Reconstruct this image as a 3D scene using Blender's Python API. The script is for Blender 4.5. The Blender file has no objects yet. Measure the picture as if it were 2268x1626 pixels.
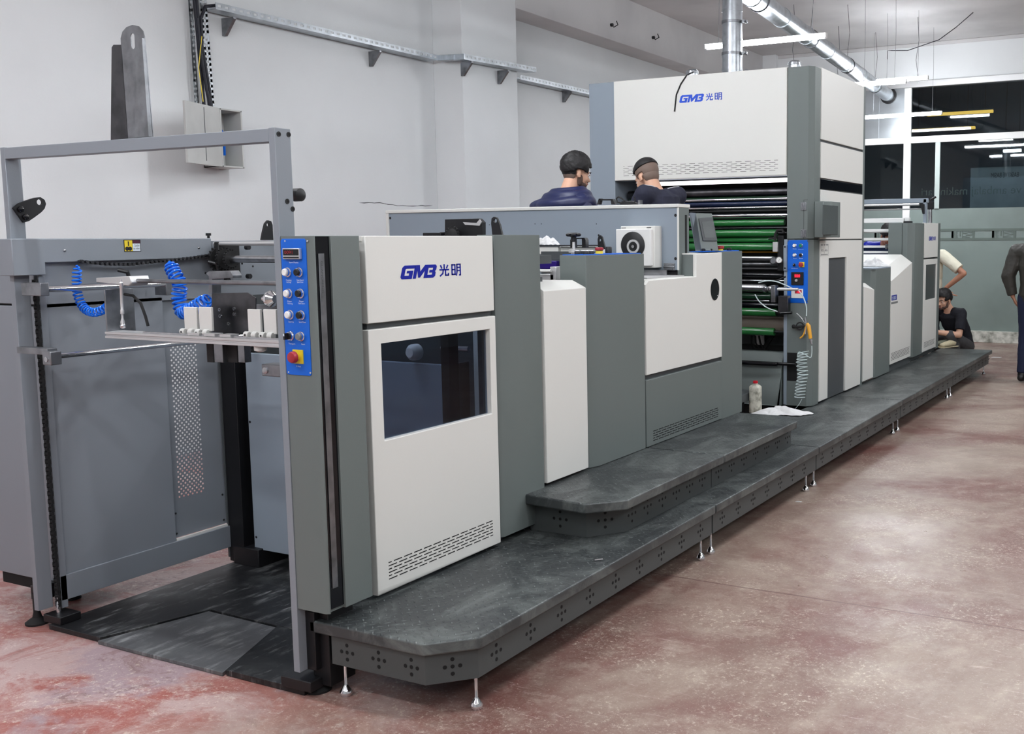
import bpy, bmesh, math, random
from mathutils import Vector, Matrix
random.seed(7)
S = bpy.context.scene
col = S.collection
R = math.radians
# ---------------------------------------------------------------- camera
FOC, PXC, PYC = 2300.37, 1494.16, 779.91          # focal length and principal point, in pixels of a 2268 x 1626 frame
YAW, PIT, ROL = R(26.53232), R(6.20707), R(-0.348936)
CAM = Vector((0, 0, 1.57))
_f = Vector((-math.sin(YAW)*math.cos(PIT), math.cos(YAW)*math.cos(PIT), -math.sin(PIT)))
_r0 = Vector((math.cos(YAW), math.sin(YAW), 0)); _u0 = _r0.cross(_f)
_r = _r0*math.cos(ROL)+_u0*math.sin(ROL); _u = -_r0*math.sin(ROL)+_u0*math.cos(ROL)
cd = bpy.data.cameras.new('camera'); cam = bpy.data.objects.new('camera', cd); col.objects.link(cam)
cd.sensor_width = 36; cd.lens = FOC/2268*36
cd.shift_x = -(PXC-1134)/2268; cd.shift_y = -(813-PYC)/2268
cd.clip_end = 200; cd.clip_start = .05
m = Matrix((( _r.x, _u.x, -_f.x, CAM.x), (_r.y, _u.y, -_f.y, CAM.y), (_r.z, _u.z, -_f.z, CAM.z), (0, 0, 0, 1)))
cam.matrix_world = m
S.camera = cam
# ---------------------------------------------------------------- view and world
S.view_settings.view_transform = 'Standard'; S.view_settings.look = 'None'
S.view_settings.gamma = 1; S.view_settings.use_curve_mapping = False
S.view_settings.exposure = 0.0
S.cycles.use_denoising = True
S.cycles.max_bounces = 8; S.cycles.diffuse_bounces = 5; S.cycles.glossy_bounces = 4; S.cycles.transmission_bounces = 6
S.cycles.caustics_reflective = False; S.cycles.caustics_refractive = False
S.cycles.sample_clamp_indirect = 6
w = bpy.data.worlds.new('world'); S.world = w; w.use_nodes = True
w.node_tree.nodes['Background'].inputs[0].default_value = (.5, .55, .6, 1)
w.node_tree.nodes['Background'].inputs[1].default_value = 0.03
LAMP = 150.0                                       # emission of the tube lamps

def at(x, y, **k):
    """point on a plane X=, Y= or Z= seen at pixel (x, y) of the photograph"""
    (a, v), = k.items(); i = 'XYZ'.index(a)
    D = _f + _r*((x-PXC)/FOC) - _u*((y-PYC)/FOC)
    return CAM + D*((v-CAM[i])/D[i])
# ---------------------------------------------------------------- materials
def lin(c):
    return tuple(((v/255)/12.92 if v/255 <= .04045 else ((v/255+.055)/1.055)**2.4) for v in c)+(1,)
M = {}
def N(nt, t, **k):
    n = nt.nodes.new(t)
    for a, b in k.items(): setattr(n, a, b)
    return n
def mat(name, c, rough=.5, metal=0, bump=0, bscale=400, vary=0, vscale=6, emit=0, spec=.5, coat=0, alpha=1, trans=0, ior=1.45, dark=None):
    m = bpy.data.materials.new(name); m.use_nodes = True; nt = m.node_tree; b = nt.nodes['Principled BSDF']
    I = b.inputs
    I['Base Color'].default_value = lin(c); I['Roughness'].default_value = rough; I['Metallic'].default_value = metal
    I['Specular IOR Level'].default_value = spec; I['Coat Weight'].default_value = coat; I['IOR'].default_value = ior
    I['Transmission Weight'].default_value = trans
    if emit:
        I['Emission Color'].default_value = lin(c); I['Emission Strength'].default_value = emit
    if bump or vary:
        tc = N(nt, 'ShaderNodeTexCoord')
    if bump:
        n = N(nt, 'ShaderNodeTexNoise'); n.inputs['Scale'].default_value = bscale; n.inputs['Detail'].default_value = 2
        nt.links.new(tc.outputs['Object'], n.inputs['Vector'])
        bp = N(nt, 'ShaderNodeBump'); bp.inputs['Strength'].default_value = bump; bp.inputs['Distance'].default_value = .002
        nt.links.new(n.outputs['Fac'], bp.inputs['Height']); nt.links.new(bp.outputs[0], I['Normal'])
    if vary:
        n = N(nt, 'ShaderNodeTexNoise'); n.inputs['Scale'].default_value = vscale; n.inputs['Detail'].default_value = 5
        nt.links.new(tc.outputs['Object'], n.inputs['Vector'])
        mx = N(nt, 'ShaderNodeMix', data_type='RGBA')
        c2 = dark or tuple(v*(1-vary) for v in c)
        mx.inputs[6].default_value = lin(c); mx.inputs[7].default_value = lin(c2)
        rp = N(nt, 'ShaderNodeMapRange'); rp.inputs[1].default_value = .42; rp.inputs[2].default_value = .68
        nt.links.new(n.outputs['Fac'], rp.inputs[0]); nt.links.new(rp.outputs[0], mx.inputs[0]); nt.links.new(mx.outputs[2], I['Base Color'])
    M[name] = m
    return m
mat('white_panel', (222, 222, 217), .45, bump=.12, bscale=500)
mat('grey_panel', (105, 113, 111), .5, bump=.18, bscale=500)
mat('frame_grey', (132, 138, 145), .45, bump=.1, bscale=500)
mat('blue_grey_lit', (140, 151, 162), .45, bump=.1, bscale=500)  # panel grey's cool front-lit tone put into the colour; also the hood's paint
mat('dark_grey', (70, 74, 76), .5, bump=.1)
mat('black', (18, 18, 21), .45)
mat('black_gloss', (8, 9, 14), .12)
mat('gap', (12, 12, 13), .8)
mat('blue', (0, 96, 205), .42)
mat('hose_blue', (20, 110, 225), .2, spec=.6)
mat('logo_blue', (8, 28, 150), .35)
mat('logo_bright', (20, 75, 200), .35)
mat('steel', (200, 200, 203), .22, 1, vary=.12, vscale=30)
mat('chrome', (225, 225, 228), .12, 1)
mat('dull_steel', (150, 152, 156), .38, 1, vary=.2, vscale=14)
mat('dark_steel', (92, 92, 95), .32, 1, vary=.25, vscale=12)
mat('galv', (190, 195, 200), .32, 1, vary=.12, vscale=14)
mat('alu', (214, 214, 214), .42, .75)
mat('galv_sheet', (190, 196, 200), .3, .8, vary=.08, vscale=2)
mat('white_plastic', (232, 232, 230), .35)
mat('green_roller', (36, 108, 52), .22, spec=.6, coat=.3)
mat('dark_green', (22, 60, 38), .25, spec=.6)
mat('brown_roller', (122, 112, 102), .35)
mat('dark_blue', (16, 32, 66), .3)
mat('red', (190, 25, 40), .35)
mat('dark_red', (158, 42, 50), .4)
mat('led_strip', (255, 248, 250), .5, emit=3.5)
mat('yellow', (232, 205, 50), .4)
mat('gun_yellow', (222, 160, 50), .4)
mat('purple', (40, 20, 110), .3)
mat('green_button', (0, 130, 95), .35)
mat('white_mark', (225, 235, 245), .5)
mat('maroon', (70, 10, 45), .5)
mat('rubber', (22, 22, 23), .7)
mat('hood_black', (16, 18, 24), .25)
mat('grey_button', (120, 122, 122), .4)
mat('cloth_white', (222, 222, 222), .9, vary=.08)
mat('bottle', (208, 206, 192), .4, vary=.35, vscale=22, dark=(120, 118, 104))
mat('cable', (20, 22, 34), .5)
mat('box_cream', (196, 197, 194), .5, vary=.08, vscale=3)
mat('clear_hose', (205, 220, 220), .15, trans=.0, spec=.8)
mat('ptfe', (214, 214, 210), .4)
mat('screen', (78, 84, 84), .25)
mat('led_red', (255, 30, 60), .4, emit=3)
mat("led_white", (246, 250, 255), .5, emit=LAMP)
mat('led_dim', (255, 246, 250), .5, emit=9)
mat('led_yellow', (255, 200, 90), .5, emit=2.2)
mat('skin', (205, 160, 135), .5, bump=.05, bscale=200)
mat('skin_tan', (176, 126, 102), .5)
mat('hair', (20, 18, 19), .55, bump=.8, bscale=260)
mat('fade_hair', (112, 94, 84), .6, bump=.3, bscale=400)
mat('navy_jacket', (24, 31, 70), .45, bump=.2, bscale=90)
mat('navy_shirt', (32, 34, 52), .8, bump=.2, bscale=300)
mat('white_trim', (215, 215, 220), .7)
mat('cream_shirt', (226, 222, 202), .85, bump=.2, bscale=200)
mat('black_tee', (17, 19, 28), .85, bump=.2, bscale=200)
mat('grey_trousers', (62, 62, 64), .85, bump=.3, bscale=120)
mat('olive_jacket', (52, 50, 46), .5, bump=.3, bscale=60)
mat('navy_trousers', (16, 24, 52), .8, bump=.2, bscale=200)
mat('shoe', (110, 112, 96), .7, vary=.3)
mat('shoe_sole', (190, 180, 150), .7)
mat('eye_white', (225, 222, 218), .3); mat('iris', (30, 20, 15), .2); mat('lip', (165, 100, 92), .5); mat('beard', (88, 68, 60), .8, bump=.3)
mat('pearl', (235, 235, 235), .4)
def glass(name, c, rough, mixg=.5, tint=None):
    """thin pane: see-through tinted, with a mirror share"""
    m = bpy.data.materials.new(name); m.use_nodes = True; nt = m.node_tree; nt.nodes.clear()
    o = N(nt, 'ShaderNodeOutputMaterial'); t = N(nt, 'ShaderNodeBsdfTransparent'); g = N(nt, 'ShaderNodeBsdfGlossy'); mx = N(nt, 'ShaderNodeMixShader')
    t.inputs[0].default_value = lin(c); g.inputs[1].default_value = rough; g.inputs[0].default_value = (1, 1, 1, 1)
    fr = N(nt, 'ShaderNodeLayerWeight'); fr.inputs[0].default_value = .5
    pw = N(nt, 'ShaderNodeMath', operation='POWER'); pw.inputs[1].default_value = 4.5; nt.links.new(fr.outputs['Facing'], pw.inputs[0])
    mm = N(nt, 'ShaderNodeMath', operation='MULTIPLY_ADD'); mm.inputs[1].default_value = .8; mm.inputs[2].default_value = mixg; mm.use_clamp = True
    nt.links.new(pw.outputs[0], mm.inputs[0]); nt.links.new(mm.outputs[0], mx.inputs[0])
    nt.links.new(t.outputs[0], mx.inputs[1]); nt.links.new(g.outputs[0], mx.inputs[2]); nt.links.new(mx.outputs[0], o.inputs[0])
    M[name] = m
glass('pane_dark', (176, 186, 200), .02, .02)
glass('pane_window', (196, 206, 210), .02, .03)
mat('outside', (120, 134, 150), .8)
glass('clear_plastic', (232, 238, 238), .1, .12)
mat('pale_frame', (172, 184, 180), .5)
mat('frosted', (126, 139, 135), .3, vary=.1, vscale=1.2, spec=.6)
mat('frosted_dark', (92, 104, 98), .35)

def wear_floor():
    m = bpy.data.materials.new('floor_epoxy'); m.use_nodes = True; nt = m.node_tree; b = nt.nodes['Principled BSDF']; L = nt.links.new
    tc = N(nt, 'ShaderNodeTexCoord')
    def noise(sc, det=6, rough=.6, dist=0, vec=None, stretch=None):
        n = N(nt, 'ShaderNodeTexNoise'); n.inputs['Scale'].default_value = sc; n.inputs['Detail'].default_value = det; n.inputs['Roughness'].default_value = rough; n.inputs['Distortion'].default_value = dist
        if stretch:
            mp = N(nt, 'ShaderNodeMapping'); mp.inputs['Scale'].default_value = stretch[0]; mp.inputs['Rotation'].default_value = (0, 0, stretch[1]); L(tc.outputs['Object'], mp.inputs[0]); L(mp.outputs[0], n.inputs['Vector'])
        else: L(tc.outputs['Object'], n.inputs['Vector'])
        return n.outputs['Fac']
    def ramp(v, lo, hi):
        r = N(nt, 'ShaderNodeMapRange'); r.inputs[1].default_value = lo; r.inputs[2].default_value = hi; L(v, r.inputs[0]); return r.outputs[0]
    def mix(f, a, c):
        x = N(nt, 'ShaderNodeMix', data_type='RGBA'); L(f, x.inputs[0])
        for i, s in ((6, a), (7, c)):
            if isinstance(s, tuple): x.inputs[i].default_value = lin(s)
            else: L(s, x.inputs[i])
        return x.outputs[2]
    def mth(op, a, c=None):
        x = N(nt, 'ShaderNodeMath', operation=op)
        for i, s in enumerate((a, c)):
            if s is None: continue
            if isinstance(s, (int, float)): x.inputs[i].default_value = s
            else: L(s, x.inputs[i])
        return x.outputs[0]
    red = mix(ramp(noise(1.1, 8, .7), .40, .58), (112, 74, 68), (126, 102, 93))
    c = mix(ramp(noise(.55, 9, .72, .6), .44, .62), red, (156, 140, 127))
    c = mix(mth('MULTIPLY', ramp(noise(5, 8, .75), .5, .72), .55), c, (182, 168, 154))
    # pinker, dustier patch in front of the delivery end
    sp = N(nt, 'ShaderNodeSeparateXYZ'); L(tc.outputs['Object'], sp.inputs[0])
    wob = mth('MULTIPLY', mth('SUBTRACT', noise(1.6, 6, .6), .5), 1.6)
    dx = mth('ADD', mth('ADD', sp.outputs[0], mth('MULTIPLY', sp.outputs[1], .25)), wob)
    near = ramp(dx, -1.55, -2.6)
    pink = mix(ramp(noise(2.3, 9, .75, .8), .44, .56), (158, 94, 86), (186, 160, 156))
    pink = mix(ramp(noise(1.3, 8, .62, .3), .53, .59), pink, (166, 144, 148))
    pink = mix(mth('MULTIPLY', ramp(noise(3.4, 9, .7, .6), .56, .62), .6), pink, (120, 84, 78))
    pink = mix(ramp(noise(9, 9, .8), .56, .68), pink, (226, 212, 204))
    c = mix(near, c, pink)
    scr = noise(7, 8, .7, 1.2, None, ((1, 7, 1), .9)); scr2 = noise(6, 8, .7, 1.5, None, ((8, 1, 1), .5))
    c = mix(mth('MULTIPLY', ramp(scr, .60, .70), .45), c, (214, 196, 190))
    c = mix(mth('MULTIPLY', ramp(scr2, .62, .72), .35), c, (90, 54, 52))
    c = mix(mth('MULTIPLY', ramp(noise(26, 9, .85), .60, .70), .55), c, (226, 216, 204))
    c = mix(mth('MULTIPLY', ramp(noise(38, 6, .8), .60, .68), .5), c, (84, 58, 56))
    c = mix(mth('MULTIPLY', ramp(noise(95, 6, .8), .58, .66), .6), c, (222, 212, 198))
    c = mix(mth('MULTIPLY', ramp(noise(70, 6, .8, 0), .60, .68), .45), c, (78, 58, 54))
    c = mix(mth('MULTIPLY', ramp(noise(9, 9, .8, 2.2, None, ((2, 9, 1), 2.1)), .62, .68), .5), c, (196, 182, 174))
    c = mix(mth('MULTIPLY', mth('MULTIPLY', ramp(noise(46, 8, .85), .54, .60), ramp(noise(1.9, 4, .6), .46, .60)), .75), c, (220, 208, 192))
    # saw-cut joint running across the hall
    j = mth('ABSOLUTE', mth('SUBTRACT', mth('ADD', sp.outputs[1], mth('MULTIPLY', mth('SUBTRACT', noise(1.5, 2), .5), .03)), JOINT))
    c = mix(mth('MULTIPLY', mth('LESS_THAN', j, .006), .6), c, (84, 50, 50))
    L(c, b.inputs['Base Color'])
    L(mth('ADD', mth('MULTIPLY', ramp(noise(3, 6, .7), .3, .7), .22), .26), b.inputs['Roughness'])
    bp = N(nt, 'ShaderNodeBump'); bp.inputs['Strength'].default_value = .4; bp.inputs['Distance'].default_value = .003
    L(noise(18, 8, .75), bp.inputs['Height']); L(bp.outputs[0], b.inputs['Normal'])
    b.inputs['Specular IOR Level'].default_value = .45
    M['floor'] = m
JOINT = at(1900, 1340, Z=0).y
wear_floor()

def plaster(name, c, c2):
    m = mat(name, c, .85, bump=.35, bscale=60, vary=.1, vscale=.9, dark=c2); return m
plaster('wall_paint', (234, 237, 238), (227, 230, 231))
plaster('wall_dull', (168, 170, 170), (150, 152, 153))
plaster('ceiling_paint', (214, 213, 213), (196, 195, 196))

def tread():
    """dark painted chequer plate with worn, lighter scuffs"""
    m = bpy.data.materials.new('chequer_plate'); m.use_nodes = True; nt = m.node_tree; b = nt.nodes['Principled BSDF']; L = nt.links.new
    tc = N(nt, 'ShaderNodeTexCoord'); mp = N(nt, 'ShaderNodeMapping'); mp.inputs['Rotation'].default_value = (0, 0, R(45)); L(tc.outputs['Object'], mp.inputs[0])
    sp = N(nt, 'ShaderNodeSeparateXYZ'); L(mp.outputs[0], sp.inputs[0])
    def mth(op, a, c=None):
        x = N(nt, 'ShaderNodeMath', operation=op)
        for i, s in enumerate((a, c)):
            if s is None: continue
            if isinstance(s, (int, float)): x.inputs[i].default_value = s
            else: L(s, x.inputs[i])
        return x.outputs[0]
    k = 1/.026
    u, v = mth('MULTIPLY', sp.outputs[0], k), mth('MULTIPLY', sp.outputs[1], k)
    par = mth('PINGPONG', mth('ADD', mth('FLOOR', u), mth('FLOOR', v)), 1)
    fu, fv = mth('SUBTRACT', mth('FRACT', u), .5), mth('SUBTRACT', mth('FRACT', v), .5)
    def ell(a, c): return mth('ADD', mth('POWER', mth('DIVIDE', mth('ABSOLUTE', fu), a), 2), mth('POWER', mth('DIVIDE', mth('ABSOLUTE', fv), c), 2))
    d = mth('ADD', mth('MULTIPLY', ell(.48, .13), par), mth('MULTIPLY', ell(.13, .48), mth('SUBTRACT', 1, par)))
    h = N(nt, 'ShaderNodeMapRange'); h.inputs[1].default_value = 1.0; h.inputs[2].default_value = .35; L(d, h.inputs[0])
    bp = N(nt, 'ShaderNodeBump'); bp.inputs['Strength'].default_value = .55; bp.inputs['Distance'].default_value = .0022; L(h.outputs[0], bp.inputs['Height']); L(bp.outputs[0], b.inputs['Normal'])
    n = N(nt, 'ShaderNodeTexNoise'); n.inputs['Scale'].default_value = 3.2; n.inputs['Detail'].default_value = 8; n.inputs['Roughness'].default_value = .75; n.inputs['Distortion'].default_value = .8
    mp2 = N(nt, 'ShaderNodeMapping'); mp2.inputs['Scale'].default_value = (1.6, 1, 1); L(tc.outputs['Object'], mp2.inputs[0]); L(mp2.outputs[0], n.inputs['Vector'])
    r1 = N(nt, 'ShaderNodeMapRange'); r1.inputs[1].default_value = .46; r1.inputs[2].default_value = .72; L(n.outputs['Fac'], r1.inputs[0])
    mx = N(nt, 'ShaderNodeMix', data_type='RGBA'); mx.inputs[6].default_value = lin((58, 62, 63)); mx.inputs[7].default_value = lin((112, 118, 116)); L(r1.outputs[0], mx.inputs[0])
    mx2 = N(nt, 'ShaderNodeMix', data_type='RGBA'); mx2.inputs[7].default_value = lin((128, 134, 132)); L(mx.outputs[2], mx2.inputs[6]); ge = N(nt, 'ShaderNodeNewGeometry'); sg = N(nt, 'ShaderNodeSeparateXYZ'); L(ge.outputs['True Normal'], sg.inputs[0]); flat = mth('GREATER_THAN', sg.outputs[2], .7)
    n3 = N(nt, 'ShaderNodeTexNoise'); n3.inputs['Scale'].default_value = 34; n3.inputs['Detail'].default_value = 5; L(tc.outputs['Object'], n3.inputs['Vector'])
    r3 = N(nt, 'ShaderNodeMapRange'); r3.inputs[1].default_value = .5; r3.inputs[2].default_value = .62; L(n3.outputs['Fac'], r3.inputs[0])
    L(mth('MULTIPLY', mth('MULTIPLY', h.outputs[0], r3.outputs[0]), mth('MULTIPLY', flat, .8)), mx2.inputs[0]); L(mth('MULTIPLY', flat, .9), bp.inputs['Strength'])
    L(mx2.outputs[2], b.inputs['Base Color'])
    b.inputs['Roughness'].default_value = .42; b.inputs['Metallic'].default_value = .15
    M['tread'] = m
tread()
mat('skirt', (70, 74, 74), .5, bump=.15, bscale=300)
def floorplate(nm, k0):
    m = mat(nm, (44, 45, 46), .42, .3); nt = m.node_tree; b = nt.nodes['Principled BSDF']; L = nt.links.new
    tc = N(nt, 'ShaderNodeTexCoord')
    prev = None
    for (sc, rot, lo, hi, c, k) in (((6.5, 1.8, 1), .62, .50, .70, (150, 152, 152), .8), ((1.2, 1.2, 1), 0, .48, .66, (100, 103, 102), .75), ((16, 2.6, 1), .75, .55, .70, (196, 198, 198), .7)):
        mp = N(nt, 'ShaderNodeMapping'); mp.inputs['Scale'].default_value = sc; mp.inputs['Rotation'].default_value = (0, 0, rot); L(tc.outputs['Object'], mp.inputs[0])
        n = N(nt, 'ShaderNodeTexNoise'); n.inputs['Scale'].default_value = 1.6; n.inputs['Detail'].default_value = 9; n.inputs['Roughness'].default_value = .7; L(mp.outputs[0], n.inputs['Vector'])
        r = N(nt, 'ShaderNodeMapRange'); r.inputs[1].default_value = lo-k0*.001; r.inputs[2].default_value = hi; r.inputs[4].default_value = k; L(n.outputs['Fac'], r.inputs[0])
        n2 = N(nt, 'ShaderNodeTexNoise'); n2.inputs['Scale'].default_value = 3.1+sc[0]*.3; n2.inputs['Detail'].default_value = 6; n2.inputs['Roughness'].default_value = .65; L(tc.outputs['Object'], n2.inputs['Vector'])
        r2 = N(nt, 'ShaderNodeMapRange'); r2.inputs[1].default_value = .46; r2.inputs[2].default_value = .64; L(n2.outputs['Fac'], r2.inputs[0]); ml = N(nt, 'ShaderNodeMath', operation='MULTIPLY'); L(r.outputs[0], ml.inputs[0]); L(r2.outputs[0], ml.inputs[1])
        mx = N(nt, 'ShaderNodeMix', data_type='RGBA'); L(ml.outputs[0], mx.inputs[0]); mx.inputs[7].default_value = lin(c)
        if prev is None: mx.inputs[6].default_value = lin((32+k0, 33+k0, 35+k0))
        else: L(prev, mx.inputs[6])
        prev = mx.outputs[2]
    L(prev, b.inputs['Base Color'])
floorplate('floor_plate', 0); floorplate('floor_plate_worn', 56)
mat('stone_strip', (205, 205, 196), .6, vary=.5, vscale=9, dark=(120, 122, 112))

# ---------------------------------------------------------------- mesh builder
ORG = {}
def V(*a): return Vector(a)
class MB:
    def __init__(s): s.bm = bmesh.new(); s.mi = 0
    def _f(s, vs):
        try:
            f = s.bm.faces.new(vs); f.material_index = s.mi; return f
        except ValueError: return None
    def m(s, i): s.mi = i; return s
    def hexa(s, p):
        v = [s.bm.verts.new(q) for q in p]
        for i in ((0, 3, 2, 1), (4, 5, 6, 7), (0, 1, 5, 4), (1, 2, 6, 5), (2, 3, 7, 6), (3, 0, 4, 7)): s._f([v[j] for j in i])
        return s
    def box(s, x0, x1, y0, y1, z0, z1):
        return s.hexa([(x0, y0, z0), (x1, y0, z0), (x1, y1, z0), (x0, y1, z0), (x0, y0, z1), (x1, y0, z1), (x1, y1, z1), (x0, y1, z1)])
    def bar(s, p, q, w, h, up=(0, 0, 1)):
        p, q = Vector(p), Vector(q); d = (q-p).normalized(); up = Vector(up)
        a = d.cross(up).normalized()*w/2; b = a.cross(d).normalized()*h/2
        return s.hexa([p-a-b, p+a-b, q+a-b, q-a-b, p-a+b, p+a+b, q+a+b, q-a+b])
    def prism(s, poly, ax, a, b):
        """poly in the two remaining axes (X: y,z  Y: x,z  Z: x,y)"""
        def P(u, v, t): return {'X': (t, u, v), 'Y': (u, t, v), 'Z': (u, v, t)}[ax]
        A = [s.bm.verts.new(P(u, v, a)) for u, v in poly]; B = [s.bm.verts.new(P(u, v, b)) for u, v in poly]; n = len(poly)
        s._f(A[::-1]); s._f(B)
        for i in range(n): s._f([A[i], A[(i+1) % n], B[(i+1) % n], B[i]])
        return s
    def slab(s, poly, o, U, W, t):
        """polygon (u, w) in the frame o, U, W, thickness t along U x W"""
        o, U, W = Vector(o), Vector(U), Vector(W); n = U.cross(W).normalized()*t
        A = [s.bm.verts.new(o+U*u+W*v) for u, v in poly]; B = [s.bm.verts.new(o+U*u+W*v+n) for u, v in poly]; k = len(poly)
        s._f(A[::-1]); s._f(B)
        for i in range(k): s._f([A[i], A[(i+1) % k], B[(i+1) % k], B[i]])
        return s
    def ring(s, c, d, r, n, ph=0):
        d = Vector(d).normalized(); a = d.orthogonal().normalized(); b = d.cross(a)
        return [s.bm.verts.new(Vector(c)+(a*math.cos(t)+b*math.sin(t))*r) for t in [2*math.pi*i/n+ph for i in range(n)]]
    def loft(s, rings, cap=True, closed=False):
        n = len(rings[0])
        for A, B in zip(rings, rings[1:]+(rings[:1] if closed else [])):
            for i in range(n): s._f([A[i], A[(i+1) % n], B[(i+1) % n], B[i]])
        if cap and not closed: s._f(rings[0][::-1]); s._f(rings[-1])
        return s
    def cyl(s, p, q, r, n=20, r2=None):
        d = Vector(q)-Vector(p)
        return s.loft([s.ring(p, d, r, n), s.ring(q, d, r if r2 is None else r2, n)])
    def lathe(s, o, d, prof, n=24):
        d = Vector(d).normalized(); o = Vector(o)
        return s.loft([s.ring(o+d*t, d, max(r, 1e-4), n) for t, r in prof])
    def tubering(s, o, d, r0, r1, t, n=24):
        d = Vector(d).normalized(); o = Vector(o)
        rs = [s.ring(o, d, r0, n), s.ring(o+d*t, d, r0, n), s.ring(o+d*t, d, r1, n), s.ring(o, d, r1, n)]
        return s.loft(rs, closed=True)
    def tube(s, pts, r, n=8, cap=True):
        pts = [Vector(p) for p in pts]; rings = []; a = None
        for i, p in enumerate(pts):
            d = (pts[min(i+1, len(pts)-1)]-pts[max(i-1, 0)]).normalized()
            a = d.orthogonal().normalized() if a is None else (a-d*a.dot(d)).normalized()
            b = d.cross(a); rr = r[i] if isinstance(r, (list, tuple)) else r
            rings.append([s.bm.verts.new(p+(a*math.cos(t)+b*math.sin(t))*rr) for t in [2*math.pi*k/n for k in range(n)]])
        return s.loft(rings, cap)
    def ball(s, c, r, nu=16, nv=10):
        if not isinstance(r, (list, tuple)): r = (r, r, r)
        c = Vector(c); rings = []
        top = s.bm.verts.new(c+V(0, 0, r[2])); bot = s.bm.verts.new(c-V(0, 0, r[2]))
        for j in range(1, nv):
            t = math.pi*j/nv
            rings.append([s.bm.verts.new(c+V(r[0]*math.sin(t)*math.cos(2*math.pi*i/nu), r[1]*math.sin(t)*math.sin(2*math.pi*i/nu), r[2]*math.cos(t))) for i in range(nu)])
        for i in range(nu):
            s._f([top, rings[0][i], rings[0][(i+1) % nu]]); s._f([bot, rings[-1][(i+1) % nu], rings[-1][i]])
        return s.loft(rings, cap=False)
    def build(s, name, mats, parent=None, bev=0, seg=2, smooth=38, sub=0, solid=0):
        bmesh.ops.recalc_face_normals(s.bm, faces=s.bm.faces)
        o0 = ORG.get(parent.name, Vector((0, 0, 0))) if parent else Vector((0, 0, 0))
        if o0.length: bmesh.ops.translate(s.bm, verts=s.bm.verts, vec=-o0)
        me = bpy.data.meshes.new(name); s.bm.to_mesh(me); s.bm.free()
        for x in (mats if isinstance(mats, (list, tuple)) else [mats]): me.materials.append(M[x])
        for p in me.polygons: p.use_smooth = True
        me.set_sharp_from_angle(angle=R(smooth))
        o = bpy.data.objects.new(name, me); col.objects.link(o)
        if parent: o.parent = parent; ORG[o.name] = o0
        if bev:
            b = o.modifiers.new('bevel', 'BEVEL'); b.width = bev; b.segments = seg; b.limit_method = 'ANGLE'; b.angle_limit = R(35); b.harden_normals = False
        if solid:
            b = o.modifiers.new('solid', 'SOLIDIFY'); b.thickness = solid
        if sub:
            b = o.modifiers.new('sub', 'SUBSURF'); b.levels = sub; b.render_levels = sub
        return o
def tag(o, label=None, cat=None, group=None, kind=None):
    for k, v in (('label', label), ('category', cat), ('group', group), ('kind', kind)):
        if v: o[k] = v
    return o
def thing(name, loc, label, cat, group=None):
    e = bpy.data.objects.new(name, None); col.objects.link(e); e.empty_display_size = .1
    e.location = loc; ORG[e.name] = Vector(loc); return tag(e, label, cat, group)
def copy_tree(o, parent=None):
    c = o.copy(); col.objects.link(c); c.parent = parent
    for ch in [x for x in bpy.data.objects if x.parent == o]: copy_tree(ch, c)
    return c
def struct(o): o['kind'] = 'structure'; return o
def textmesh(name, s, o, U, W, size, mt, parent, t=.0006, width=None):
    """lettering lying in the frame o (lower left), U (reading direction), W (up)"""
    cu = bpy.data.curves.new(name, 'FONT'); cu.body = s; cu.size = 1; cu.extrude = 0; cu.resolution_u = 3
    tmp = bpy.data.objects.new('tmp', cu); col.objects.link(tmp)
    bpy.context.view_layer.update()
    me = bpy.data.meshes.new_from_object(tmp.evaluated_get(bpy.context.evaluated_depsgraph_get()))
    bpy.data.objects.remove(tmp); bpy.data.curves.remove(cu)
    xs = [v.co.x for v in me.vertices]; x0, x1 = min(xs), max(xs); sx = size
    if width: sx = width/(x1-x0)
    U, W, o = Vector(U), Vector(W), Vector(o); n = U.cross(W).normalized()
    o0 = ORG.get(parent.name, Vector((0, 0, 0)))
    for v in me.vertices: v.co = o-o0+U*((v.co.x-x0)*sx)+W*(v.co.y*size)+n*t
    me.materials.clear(); me.materials.append(M[mt])
    ob = bpy.data.objects.new(name, me); col.objects.link(ob); ob.parent = parent; ORG[ob.name] = o0
    return ob
XA, YA, ZA = V(1, 0, 0), V(0, 1, 0), V(0, 0, 1)
# ================================================================ the room
XW, XP, YF, ZC = -6.67, -6.32, 16.0, 4.48
XR, YB = 4.6, -4.5
struct(MB().box(XW-.2, XR+.2, YB-.2, YF+6, -.1, 0).build('floor', 'floor'))
struct(MB().box(XW-.2, XR+.2, YB-.2, YF+.2, ZC, ZC+.15).build('ceiling', 'ceiling_paint'))
wl = struct(MB().box(XW-.2, XW, YB-.2, YF+.2, 0, ZC).build('wall_left', 'wall_paint'))
def crack(pts, w, parent):
    mb = MB()
    P = [at(x, y, X=XW-.0005) for x, y in pts]; n = []
    for i in range(len(P)-1):
        a, b = P[i], P[i+1]
        for k in range(4):
            n.append(a.lerp(b, k/4)+V(0, 0, random.uniform(-.004, .004)))
    n.append(P[-1])
    mb.tube(n, [w*(1 if 0 < i < len(n)-1 else .2)*random.uniform(.5, 1.1) for i in range(len(n))], 5)
    return mb.build('crack', 'gap', parent)
crack([(795, 449), (840, 449), (880, 455), (925, 456), (958, 455)], .004, wl)
crack([(1038, 380), (1040, 420), (1041, 455)], .0032, wl)
struct(MB().box(XR, XR+.2, YB-.2, YF+.2, 0, ZC).build('wall_right', 'wall_dull'))
struct(MB().box(XW-.2, XR+.2, YB-.2, YB, 0, ZC).build('wall_back', 'wall_dull'))
struct(MB().box(XW, XP, 8.17, 9.07, 0, ZC).build('trim_1', 'wall_paint', bev=.006))            # pilaster
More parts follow.
